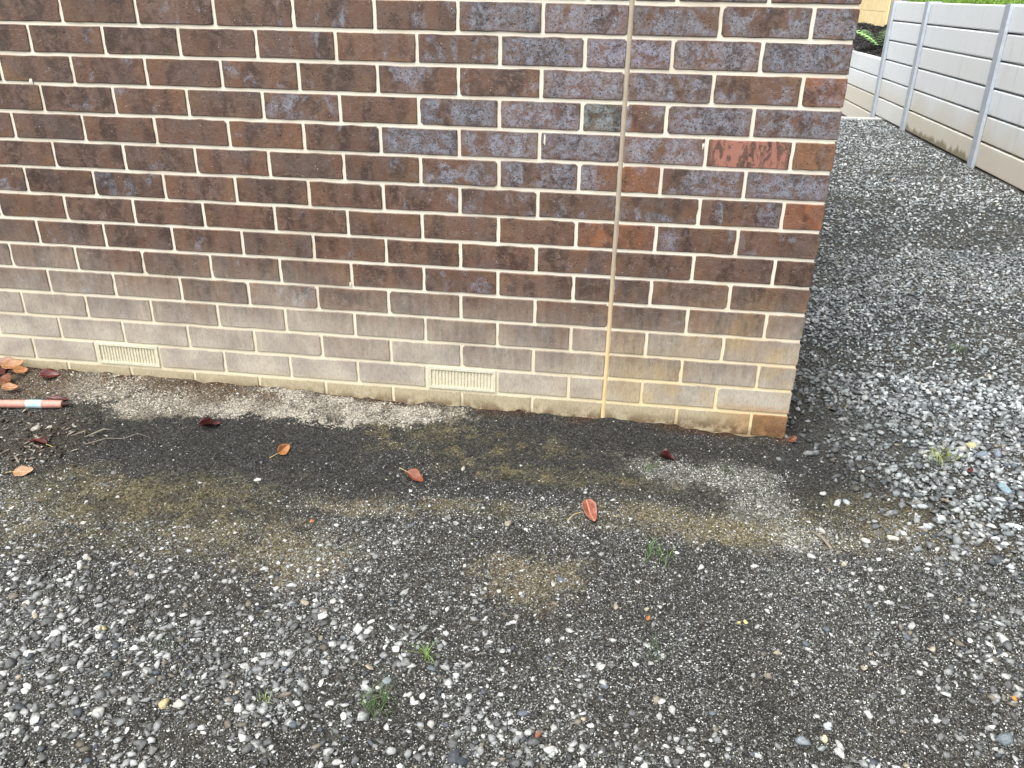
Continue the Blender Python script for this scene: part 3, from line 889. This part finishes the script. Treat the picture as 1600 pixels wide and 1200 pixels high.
# air vents
for (c, u) in VENTS:
    zc = (c - 1) * MOD + MOD / 2
    xc = -(u + 0.120)
    bx = Boxes(); w, h = 0.232, 0.078
    bx.box(-w/2, w/2, -0.002, 0.03, h/2 - 0.009, h/2); bx.box(-w/2, w/2, -0.002, 0.03, -h/2, -h/2 + 0.008)
    bx.box(-w/2, -w/2 + 0.012, -0.002, 0.03, -h/2 + 0.008, h/2 - 0.009); bx.box(w/2 - 0.010, w/2, -0.002, 0.03, -h/2 + 0.008, h/2 - 0.009)
    vent = link('air_vent', bx.mesh('air_vent'), M['vent'], house, (xc, 0, zc + HZ))
    vent['label'] = 'cream slotted air vent ' + ('nearer the sealant joint' if u < 1.5 else 'nearer the leaf pile')
    bx = Boxes(); nb = 19
    for k in range(1, nb):
        px = -w/2 + 0.012 + (w - 0.022) * k / nb
        bx.box(px - 0.0021, px + 0.0021, 0.0005, 0.0055, -h/2 + 0.008, h/2 - 0.009)
    link('grille', bx.mesh('grille'), M['vent'], vent)
    bx = Boxes(); bx.box(-w/2 + 0.011, w/2 - 0.009, 0.0195, 0.028, -h/2 + 0.0075, h/2 - 0.0085)
    link('vent_cavity', bx.mesh('vent_cavity'), M['cavity'], vent)

# mortar smears left on brick faces
def smear(x, z, w, h, seed):
    rg = random.Random(seed); n = 12
    V = [(0, -0.0016, 0)]; F = []
    for k in range(n):
        t = 2 * math.pi * k / n; r = rg.uniform(0.7, 1.2)
        V.append((math.cos(t) * w * r, 0.0004, math.sin(t) * h * r))
    for k in range(n): F.append((0, 1 + (k + 1) % n, 1 + k))
    link('mortar_smear', mesh_from('mortar_smear', V, F), M['mortar'], house, (x, 0, z + HZ))
for i, (x, z, w, h) in enumerate(((-2.60, 0.945, 0.004, 0.024), (-2.42, 0.950, 0.006, 0.010), (-0.365, 0.835, 0.004, 0.020), (-0.82, 0.835, 0.003, 0.016), (-1.44, 0.355, 0.004, 0.010))):
    smear(x, z, w, h, i)

# ================================================================== RETAINING WALL
WX = 2.205
rw = empty('retaining_wall', (WX, 6.0, 0.0))
tag(rw, 'pale grey concrete sleeper retaining wall with galvanised steel posts', 'retaining wall')
def rel(x, y, z): return (x - WX, y - 6.0, z)
BAYS = ((0.86, 2.86, 7), (2.86, 4.86, 7), (4.86, 6.845, 7), (6.845, 8.06, 7), (8.06, 10.06, 4), (10.06, 12.06, 4))
SLE = {}
for (y0, y1, n) in BAYS:
    L = round(y1 - y0 - 0.012, 3)
    if L not in SLE:
        SLE[L] = bevel_box('concrete_sleeper', 0.075, L, 0.187, 0.009, 2); SLE[L].materials.append(M['concrete'])
    for k in range(n):
        z = -0.20 + 0.2 * k + 0.096
        o = link('concrete_sleeper', SLE[L], None, rw, rel(WX + 0.0375 + random.uniform(0, 0.003), (y0 + y1) / 2, z))
pm = {}
for i, y in enumerate((0.86, 2.86, 4.86, 6.845, 8.06, 10.06, 12.06)):
    hgt = 1.42 if i < 5 else 0.82
    if hgt not in pm:
        b_ = Boxes()
        b_.box(-0.030, -0.020, -0.050, 0.050, -0.22, hgt - 0.22); b_.box(-0.020, 0.092, -0.004, 0.004, -0.22, hgt - 0.22); b_.box(0.092, 0.102, -0.050, 0.050, -0.22, hgt - 0.22)
        b_.box(-0.020, -0.002, -0.046, -0.040, -0.22, hgt - 0.225); b_.box(-0.020, -0.002, 0.040, 0.046, -0.22, hgt - 0.225)
        pm[hgt] = b_.mesh('steel_post')
    link('steel_post', pm[hgt], M['steel'], rw, rel(WX, y, 0))

# kerb where the gravel path steps down
bm_ = bevel_box('concrete_edging', 1.9, 0.07, 0.14, 0.006)
kerb = link('concrete_edging', bm_, M['kerb'], None, (1.22, 7.62, -0.055))
tag(kerb, 'thin pale concrete edging across the far end of the gravel path', 'edging')

# ------------------------------------------------------------------ lawn behind the tall wall
lx = np.concatenate([np.arange(2.31, 6.0, 0.15), np.arange(6.0, 60, 3.0)]); ly = np.concatenate([np.arange(-40, 0, 4.0), np.arange(0, 8.05, 0.15), [8.05]])
LX, LY = np.meshgrid(lx, ly)
def lawn_z(x, y): return 1.165 + 0.17 * np.minimum(np.maximum(x - 2.35, 0), 14) + (fbm(x, y, 1.5, 300) - 0.5) * 0.05
LZ = lawn_z(LX, LY)
I = np.arange(LX.size).reshape(LX.shape)
F = np.stack([I[:-1, :-1], I[:-1, 1:], I[1:, 1:], I[1:, :-1]], -1).reshape(-1, 4)
lawn = link('lawn', mesh_np('lawn', np.stack([LX, LY, LZ], -1).reshape(-1, 3), F, smooth=True), M['turf'])
tag(lawn, 'green lawn rising behind the tall retaining wall', kind='structure')

def blades(n, px, py, pz, h, w, lean, cols):
    """arrays of curved tapered blades: returns V, F (tris), C"""
    az = RNG.uniform(0, 2 * np.pi, n); le = lean * RNG.uniform(0.3, 1.3, n)
    dx, dy = np.cos(az), np.sin(az); sx, sy = -dy, dx
    V = np.zeros((n, 7, 3))
    for k, (t, ww) in enumerate(((0, 1.0), (0.4, 0.85), (0.75, 0.55))):
        cx = px + dx * le * h * t * t; cy = py + dy * le * h * t * t; cz = pz + h * t * (1 - 0.35 * le * t)
        V[:, 2 * k] = np.stack([cx - sx * w * ww / 2, cy - sy * w * ww / 2, cz], -1)
        V[:, 2 * k + 1] = np.stack([cx + sx * w * ww / 2, cy + sy * w * ww / 2, cz], -1)
    V[:, 6] = np.stack([px + dx * le * h, py + dy * le * h, pz + h * (1 - 0.35 * le)], -1)
    T = np.array([(0, 1, 3), (0, 3, 2), (2, 3, 5), (2, 5, 4), (4, 5, 6)])
    F = (T[None] + (np.arange(n) * 7)[:, None, None]).reshape(-1, 3)
    return V.reshape(-1, 3), F, np.repeat(cols, 7, 0)
n = 24000
px = 2.30 + 1.4 * RNG.uniform(size=n) ** 1.6; py = RNG.uniform(2.6, 8.0, n)
cg = np.array(lin(118, 150, 62)) * RNG.uniform(0.6, 1.4, (n, 1)) * np.array([1, 1, 1])
Vb, Fb, Cb = blades(n, px, py, lawn_z(px, py), RNG.uniform(0.03, 0.06, n), 0.006, 0.6, cg)
lg = link('lawn_grass', mesh_np('lawn_grass', Vb, Fb, Cb), M['grass'])
tag(lg, 'short bright green grass on the lawn above the wall', 'grass', kind='stuff')

# ------------------------------------------------------------------ garden bed behind the low wall
bxs = np.arange(2.29, 6.0, 0.06); bys = np.arange(8.08, 16, 0.08)
BX, BY = np.meshgrid(bxs, bys)
def bed_z(x, y): return 0.575 + 0.36 * sstep(2.30, 3.0, x) + 0.3 * sstep(3.0, 5.0, x) + (fbm(x, y, 6.0, 410) - 0.5) * 0.07
BZ = bed_z(BX, BY)
I = np.arange(BX.size).reshape(BX.shape)
F = np.stack([I[:-1, :-1], I[:-1, 1:], I[1:, 1:], I[1:, :-1]], -1).reshape(-1, 4)
bed = link('garden_bed', mesh_np('garden_bed', np.stack([BX, BY, BZ], -1).reshape(-1, 3), F, smooth=True), M['mulch'])
tag(bed, 'black mulched garden bed behind the low retaining wall', kind='structure')
n = 9000
px = RNG.uniform(2.29, 3.4, n); py = RNG.uniform(8.1, 13.0, n)
vi = RNG.integers(0, len(VAR_S), n); B = VAR_S[vi] * np.stack([RNG.uniform(0.015, 0.04, n), RNG.uniform(0.008, 0.018, n), RNG.uniform(0.006, 0.012, n)], -1)[:, None, :]
az = RNG.uniform(0, 6.28, n); cs_, sn_ = np.cos(az)[:, None], np.sin(az)[:, None]
B = np.stack([B[:, :, 0] * cs_ - B[:, :, 1] * sn_, B[:, :, 0] * sn_ + B[:, :, 1] * cs_, B[:, :, 2] + B[:, :, 0] * RNG.normal(0, 0.4, (n, 1))], -1)
B += np.stack([px, py, bed_z(px, py) + 0.008], -1)[:, None, :]
F = (FOC[None] + (np.arange(n) * 6)[:, None, None]).reshape(-1, 3)
cm = np.array(lin(40, 38, 38)) * RNG.uniform(0.5, 1.6, (n, 1)); cm[RNG.uniform(size=n) < 0.05] = lin(110, 104, 98)
mc = link('mulch', mesh_np('mulch', B.reshape(-1, 3), F, np.repeat(cm, 6, 0)), M['mulch_chip'])
tag(mc, 'dark bark mulch chips spread over the garden bed', 'mulch', kind='stuff')

# timber fence
fx = 2.80
fe = empty('timber_fence', (fx, 10.6, 0.8))
tag(fe, 'yellow pine board fence standing on the mulched garden bed', 'fence')
for (z0, z1, cuts) in ((0.86, 1.048, (10.72, 11.35, 13.2, 15.2)), (1.052, 1.24, (10.72, 13.2, 15.2)), (1.244, 1.43, (10.72, 12.4, 15.2)), (1.434, 1.62, (10.72, 13.2, 15.2)), (1.624, 1.81, (10.72, 12.4, 15.2))):
    for a, b_ in zip(cuts[:-1], cuts[1:]):
        link('fence_board', bevel_box('fence_board', 0.022, b_ - a - 0.006, z1 - z0, 0.002), M['pine'], fe, (0, (a + b_) / 2 - 10.6, (z0 + z1) / 2 - 0.8))
link('fence_post', bevel_box('fence_post', 0.125, 0.10, 1.25, 0.004), M['pine_dark'], fe, (0.082, 10.66 - 10.6, 0.50))
link('corner_board', bevel_box('corner_board', 0.022, 0.11, 1.2, 0.003), M['pine'], fe, (0.003, 10.66 - 10.6, 0.50))

# fern and seedling on the bed
def frond_mesh(L, n, droop, seed):
    rg = random.Random(seed); V = []; F = []
    def quad(a, b, c_, d_):
        k = len(V); V.extend([a, b, c_, d_]); F.append((k, k + 1, k + 2, k + 3))
    for i in range(n):
        t = i / (n - 1)
        cx = L * t; cz = L * (1.0 * t - droop * 1.3 * t * t)
        pl = L * 0.24 * math.sin(math.pi * (0.12 + 0.86 * t)) * rg.uniform(0.85, 1.1)
        w = L / n * 0.42
        for sgn in (-1, 1):
            quad((cx - w, 0, cz), (cx + w, 0, cz), (cx + w * 1.6 + pl * 0.35, sgn * pl * 0.8, cz - pl * 0.15), (cx + w * 0.8 + pl * 0.35, sgn * pl, cz - pl * 0.2))
    return mesh_from('frond', V, F)
M['fern'] = make_plain('fern_green', lin(120, 168, 96), lin(160, 200, 128), 40.0, 0.6)
fp = empty('fern', (2.50, 9.55, 0.65)); fp.location.z = float(bed_z(2.50, 9.55))
tag(fp, 'pale green fern on the dark mulch behind the low wall', 'fern')
for k in range(7):
    o = link('frond', frond_mesh(0.5, 14, 0.42, k), M['fern'], fp); o.rotation_euler = (0, 0, k * 0.9 + (0.2 if k % 2 else 0)); o.scale = (1, 1, 1 if k % 2 else 0.8)
M['seedling'] = make_plain('seedling_leaf', lin(190, 204, 160), lin(222, 226, 196), 40.0, 0.6)
sp_ = empty('seedling', (2.62, 11.6, 0.7)); sp_.location.z = float(bed_z(2.62, 11.6))
tag(sp_, 'small whitish green seedling at the foot of the fence', 'plant')
for k in range(9):
    a = k * 2.4; r = 0.05 + 0.012 * k
    b_ = frond_mesh(0.07, 3, 0.2, 50 + k)
    o = link('seedling_leaf', b_, M['seedling'], sp_, (math.cos(a) * r, math.sin(a) * r, 0.03 + 0.02 * (k % 3))); o.rotation_euler = (0.3, 0, a)

# ================================================================== FALLEN LEAVES
LEAFM = {
    'tan': make_leaf_mat('leaf_tan', lin(186, 124, 78), lin(214, 160, 112)), 'peach': make_leaf_mat('leaf_peach', lin(206, 156, 112), lin(226, 186, 148)),
    'brown': make_leaf_mat('leaf_brown', lin(116, 60, 30), lin(146, 84, 44)), 'maroon': make_leaf_mat('leaf_maroon', lin(70, 20, 16), lin(104, 34, 28), 0.4),
    'red': make_leaf_mat('leaf_dark_red', lin(84, 24, 20), lin(128, 46, 38), 0.4), 'orange': make_leaf_mat('leaf_orange', lin(206, 132, 76), lin(228, 162, 104)),
    'rust': make_leaf_mat('leaf_rust', lin(140, 70, 36), lin(176, 98, 60)), 'salmon': make_leaf_mat('leaf_salmon', lin(176, 98, 72), lin(214, 146, 122)),
    'pink': make_leaf_mat('leaf_dusky_pink', lin(180, 128, 104), lin(206, 160, 136)),
}
M['leaf_stem'] = make_plain('leaf_stem', lin(168, 148, 96), lin(196, 180, 128), 100.0, 0.7)
def fallen_leaf(label, x, y, L, W, rz, col, fold=0.3, curl=0.3, tilt=(0, 0), lift=0.004, stem=0.03, blunt=0.5, twist=0.0, seed=0):
    rg = random.Random(seed + int(abs(x) * 1000))
    L *= 0.88; W *= 0.85
    nu, nv = 13, 9
    V = []; F = []
    for i in range(nu):
        t = i / (nu - 1)
        w = W / 2 * (math.sin(math.pi * min(1, max(0, t)) ** (0.55 + blunt * 0.5))) ** (0.75) * (1 + 0.05 * math.sin(t * 21 + rg.random() * 6)) + 0.0004
        cx = L * (t - 0.5)
        cz = curl * L * ((t - 0.5) ** 2) * 1.2
        for k in range(nv):
            s_ = -1 + 2 * k / (nv - 1)
            ww = w * s_
            zz = cz + fold * abs(ww) * (1 + 0.3 * math.sin(t * 5)) + 0.0012 * math.sin(s_ * 9 + t * 13) + twist * ww * (t - 0.5) * 2
            V.append((cx + 0.15 * abs(ww) * (t - 0.6), ww * math.cos(min(1.3, fold * 0.8)), zz))
    for i in range(nu - 1):
        for k in range(nv - 1):
            a = i * nv + k
            F.append((a, a + nv, a + nv + 1, a + 1))
    me = mesh_from('fallen_leaf', V, F, True)
    o = link('fallen_leaf', me, LEAFM[col])
    md = o.modifiers.new('thickness', 'SOLIDIFY'); md.thickness = 0.0006; md.offset = 0
    o.rotation_euler = (tilt[0], tilt[1], rz)
    mw = o.rotation_euler.to_matrix()
    zmin = min((mw @ Vector(v)).z for v in V)
    o.location = (x, y, float(ground_z(x, y)) - zmin + lift)
    tag(o, label, 'leaf', 'fallen leaves on the gravel')
    if stem > 0:
        c0 = curl * L * 0.25 * 1.2
        p = [(-L * 0.5 + 0.003, 0, c0), (-L * 0.5 - stem * 0.4, 0.002, c0 * 0.6 + 0.001), (-L * 0.5 - stem, 0.005, max(c0 * 0.2, 0.0))]
        link('leaf_stem', tube_mesh('leaf_stem', p, [0.0011, 0.0009, 0.0012], 5), M['leaf_stem'], o)
    return o
fallen_leaf('peach oval leaf lying flat below the dark red leaf', -2.273, -0.600, 0.064, 0.050, 0.35, 'peach', 0.12, 0.25, (0.25, -0.05), 0.006, 0.022)
fallen_leaf('dark red leaf with a pale tip near the wood chips', -2.345, -0.434, 0.080, 0.040, 2.95, 'red', 0.7, 0.15, (0.2, 0.0), 0.006, 0.03)
fallen_leaf('dark red folded leaf on the pale dirt by the wall', -2.562, -0.045, 0.075, 0.055, 0.45, 'red', 0.5, 0.35, (0.35, 0.1), 0.006, 0.0)
fallen_leaf('narrow maroon leaf alone on the dark dirt band', -1.864, -0.250, 0.085, 0.050, 0.75, 'maroon', 0.9, 0.4, (0.3, 0.15), 0.004, 0.0)
fallen_leaf('small bright orange leaf standing on its edge', -1.569, -0.360, 0.055, 0.042, 1.1, 'orange', 0.5, 0.5, (0.9, -0.2), 0.003, 0.03)
fallen_leaf('rusty brown curled leaf with stem in mid yard', -1.132, -0.435, 0.074, 0.055, -0.5, 'rust', 0.7, 0.5, (0.1, 0.15), 0.004, 0.035)
fallen_leaf('salmon pink leaf with a long straw stem', -0.606, -0.548, 0.085, 0.054, -1.15, 'salmon', 0.75, 0.7, (0.15, 0.35), 0.008, 0.0)
st = link('leaf_stem', tube_mesh('leaf_stem', [(-0.02, -0.018, 0.016), (-0.045, -0.03, 0.012), (-0.06, -0.052, 0.004)], [0.0012, 0.001, 0.0014], 5), M['leaf_stem'])
o = [q for q in bpy.data.objects if q.get('label', '').startswith('salmon')][0]
st.location = (0, 0, 0)
st.parent = o; st.matrix_parent_inverse = Matrix.Rotation(0, 4, 'Z')
st.data.transform((o.rotation_euler.to_matrix().to_4x4()).inverted())
fallen_leaf('dark maroon rolled leaf among pale grit', -0.385, -0.200, 0.055, 0.048, -0.2, 'maroon', 1.2, 0.5, (0.2, 0.0), 0.002, 0.0)
fallen_leaf('small red brown leaf tucked against the house corner', 0.022, -0.012, 0.038, 0.026, 0.5, 'brown', 0.5, 0.5, (0.6, -0.4), 0.004, 0.0)
fallen_leaf('tiny orange red leaf scrap on fine gravel', -0.450, -0.946, 0.020, 0.011, 1.2, 'orange', 0.4, 0.3, (0.3, 0.0), 0.002, 0.0)
fallen_leaf('crimson leaf scrap on the coarse side gravel', 0.529, -0.132, 0.038, 0.018, 0.9, 'red', 0.4, 0.3, (0.3, 0.0), 0.014, 0.0)
for (lab, x, y, L, W, rz, col, fo, cu, ti, li) in (
        ('dusky pink leaf at the back of the leaf pile', -2.735, -0.016, 0.075, 0.05, 0.2, 'pink', 0.2, 0.4, (0.5, 0.0), 0.012),
        ('dark maroon leaf under the leaf pile', -2.755, -0.050, 0.08, 0.06, -0.4, 'maroon', 0.3, 0.2, (0.2, 0.0), 0.004),
        ('large tan leaf on top of the leaf pile', -2.700, -0.040, 0.085, 0.055, 0.5, 'tan', 0.3, 0.5, (0.45, -0.1), 0.024),
        ('light orange leaf on the right of the leaf pile', -2.665, -0.055, 0.055, 0.045, 0.9, 'orange', 0.3, 0.3, (0.5, 0.2), 0.016),
        ('brown leaf in the middle of the leaf pile', -2.685, -0.105, 0.060, 0.052, -0.3, 'brown', 0.2, 0.3, (0.5, 0.0), 0.014),
        ('tan leaf leaning on the red tube', -2.640, -0.150, 0.060, 0.040, 0.3, 'tan', 0.3, 0.4, (0.4, 0.1), 0.016),
        ('pink brown leaf under the end of the red tube', -2.610, -0.290, 0.060, 0.045, 0.9, 'pink', 0.3, 0.3, (0.5, 0.2), 0.010),
        ('maroon leaf behind the red tube', -2.45, -0.170, 0.085, 0.03, 0.1, 'maroon', 0.3, 0.2, (0.3, 0.0), 0.004)):
    fallen_leaf(lab, x, y, L, W, rz, col, fo, cu, ti, li, 0.0)

# ------------------------------------------------------------------ red tube
M['tube'] = make_plain('tube_red', lin(176, 122, 110), lin(192, 144, 130), 30.0, 0.45, 0.15, 0.0006)
M['tube_band'] = make_plain('tube_band', lin(150, 190, 196), lin(200, 212, 212), 22.0, 0.5, 0.1, 0.0004)
M['tube_tip'] = make_plain('tube_tip', lin(32, 12, 12), lin(50, 20, 18), 60.0, 0.6)
def lathe(name, prof, n=16, cap=True):
    V = []; F = []
    for (x, r) in prof:
        for k in range(n):
            t = 2 * math.pi * k / n
            V.append((x, math.cos(t) * r, math.sin(t) * r))
    for i in range(len(prof) - 1):
        for k in range(n):
            F.append((i * n + k, i * n + (k + 1) % n, (i + 1) * n + (k + 1) % n, (i + 1) * n + k))
    F.append(tuple(range(n))); F.append(tuple((len(prof) - 1) * n + k for k in range(n - 1, -1, -1)))
    return mesh_from(name, V, F, False)
tb = empty('plastic_tube', (-2.46, -0.222, 0))
tb.location.z = float(ground_z(-2.46, -0.222)) + 0.0143
tb.rotation_euler = (0, 0, 0.16)
tag(tb, 'reddish pink plastic tube with pale blue band beside the leaf pile', 'tube')
RT = 0.0138
link('tube_body', lathe('tube_body', [(-0.30, RT * 0.9), (-0.295, RT), (0.030, RT), (0.036, RT * 0.93), (0.052, RT * 0.93), (0.056, RT * 0.8)]), M['tube'], tb)
link('label_band', lathe('label_band', [(-0.062, RT + 0.0006), (-0.009, RT + 0.0006)]), M['tube_band'], tb)
link('tube_tip', lathe('tube_tip', [(0.0565, RT * 0.7), (0.064, RT * 0.6), (0.080, RT * 0.3), (0.092, 0.002)]), M['tube_tip'], tb)

# ------------------------------------------------------------------ twigs and wood bits by the pile
def twig(label, pts, r):
    P = [(x, y, float(ground_z(x, y)) + z) for x, y, z in pts]
    c0 = Vector(P[0])
    o = link('twig', tube_mesh('twig', [Vector(p) - c0 for p in P], r, 5), M['twig'], None, c0)
    tag(o, label, 'twig', 'twigs on the dirt')
twig('crooked pale twig right of the dark red leaf', [(-2.275, -0.37, 0.006), (-2.235, -0.352, 0.014), (-2.225, -0.375, 0.010), (-2.185, -0.330, 0.014), (-2.155, -0.318, 0.006)], [0.0015, 0.003, 0.002, 0.003, 0.0015])
twig('thin wavy twig trailing onto the dark dirt', [(-2.20, -0.41, 0.004), (-2.15, -0.375, 0.010), (-2.10, -0.362, 0.006), (-2.07, -0.330, 0.010), (-2.02, -0.340, 0.004)], [0.002, 0.0014, 0.0012, 0.001, 0.0008])
twig('short white stick above the peach leaf', [(-2.36, -0.520, 0.008), (-2.32, -0.555, 0.010)], 0.003)
twig('short grey stick lying on brown dirt right of the pale grit', [(-0.01, -0.525, 0.005), (0.015, -0.56, 0.007), (0.03, -0.60, 0.005)], [0.003, 0.0045, 0.004])
n = 170
px = -2.38 + RNG.normal(0, 0.10, n); py = -0.42 + RNG.normal(0, 0.11, n)
k = (py < -0.01) & (py > -0.72); px, py = px[k], py[k]; n = len(px)
B = VAR_S[RNG.integers(0, 24, n)] * np.stack([RNG.uniform(0.006, 0.020, n), RNG.uniform(0.002, 0.006, n), RNG.uniform(0.002, 0.004, n)], -1)[:, None, :]
az = RNG.uniform(0, 6.28, n); cs_, sn_ = np.cos(az)[:, None], np.sin(az)[:, None]
B = np.stack([B[:, :, 0] * cs_ - B[:, :, 1] * sn_, B[:, :, 0] * sn_ + B[:, :, 1] * cs_, B[:, :, 2] + B[:, :, 0] * RNG.normal(0, 0.25, (n, 1))], -1)
B += np.stack([px, py, ground_z(px, py) + 0.005], -1)[:, None, :]
F = (FOC[None] + (np.arange(n) * 6)[:, None, None]).reshape(-1, 3)
pal = np.array([lin(118, 108, 98), lin(82, 72, 62), lin(150, 144, 132), lin(60, 52, 46)])
wc = link('wood_debris', mesh_np('wood_debris', B.reshape(-1, 3), F, np.repeat(pal[RNG.integers(0, 4, n)], 6, 0)), M['mulch_chip'])
tag(wc, 'scattered bark and wood bits left of the dark dirt band', 'debris', kind='stuff')

# ------------------------------------------------------------------ grass tufts
def tuft(label, x, y, n, h, w, lean, col, spread_=0.012):
    px = RNG.normal(0, spread_, n); py = RNG.normal(0, spread_, n)
    cg = 0.62 * (0.8 * np.array(lin(*col)) + 0.2 * np.mean(lin(*col))) * RNG.uniform(0.55, 1.5, (n, 1)) * RNG.uniform(0.9, 1.1, (n, 3))
    Vb, Fb, Cb = blades(n, px, py, np.zeros(n), RNG.uniform(0.5, 1.2, n) * h, w, lean, cg)
    o = link('grass_tuft', mesh_np('grass_tuft', Vb, Fb, Cb), M['grass'], None, (x, y, float(ground_z(x, y)) - 0.001))
    tag(o, label, 'grass', 'grass tufts growing through the gravel')
tuft('dense green grass tuft near the front edge', -0.994, -1.295, 44, 0.050, 0.0022, 1.1, (92, 124, 62), 0.016)
tuft('small bright green tuft with a long blade', -0.925, -1.150, 16, 0.050, 0.0026, 1.0, (130, 164, 72), 0.008)
tuft('upright wispy green tuft right of the salmon leaf', -0.419, -0.705, 36, 0.050, 0.0018, 0.7, (106, 146, 74), 0.022)
tuft('yellow green tuft at the edge of the coarse gravel', 0.482, -0.050, 50, 0.060, 0.0035, 0.9, (172, 184, 88), 0.024)
tuft('thin grey green tuft in fine gravel below the orange scrap', -0.437, -1.065, 16, 0.055, 0.0016, 1.2, (96, 122, 84), 0.014)
tuft('tiny yellow green sprout near the front left', -1.230, -1.315, 12, 0.022, 0.0022, 0.8, (140, 160, 70), 0.010)
tuft('faint green tuft far along the side path', 0.812, 0.895, 26, 0.050, 0.0035, 0.8, (120, 156, 96), 0.020)
tuft('small dark green weed beside the rolled maroon leaf', -0.434, -0.262, 22, 0.030, 0.0024, 0.9, (92, 118, 66), 0.016)
tuft('sparse green weed below the house corner grit', -0.208, -0.244, 18, 0.028, 0.0022, 0.9, (104, 124, 72), 0.016)
tuft('tiny green sprout among pebbles at lower left', -1.50, -1.19, 14, 0.022, 0.0016, 1.0, (110, 134, 96), 0.016)
tuft('olive moss tuft against the foot of the corner bricks', -0.115, -0.012, 40, 0.010, 0.002, 0.8, (108, 120, 58), 0.030)
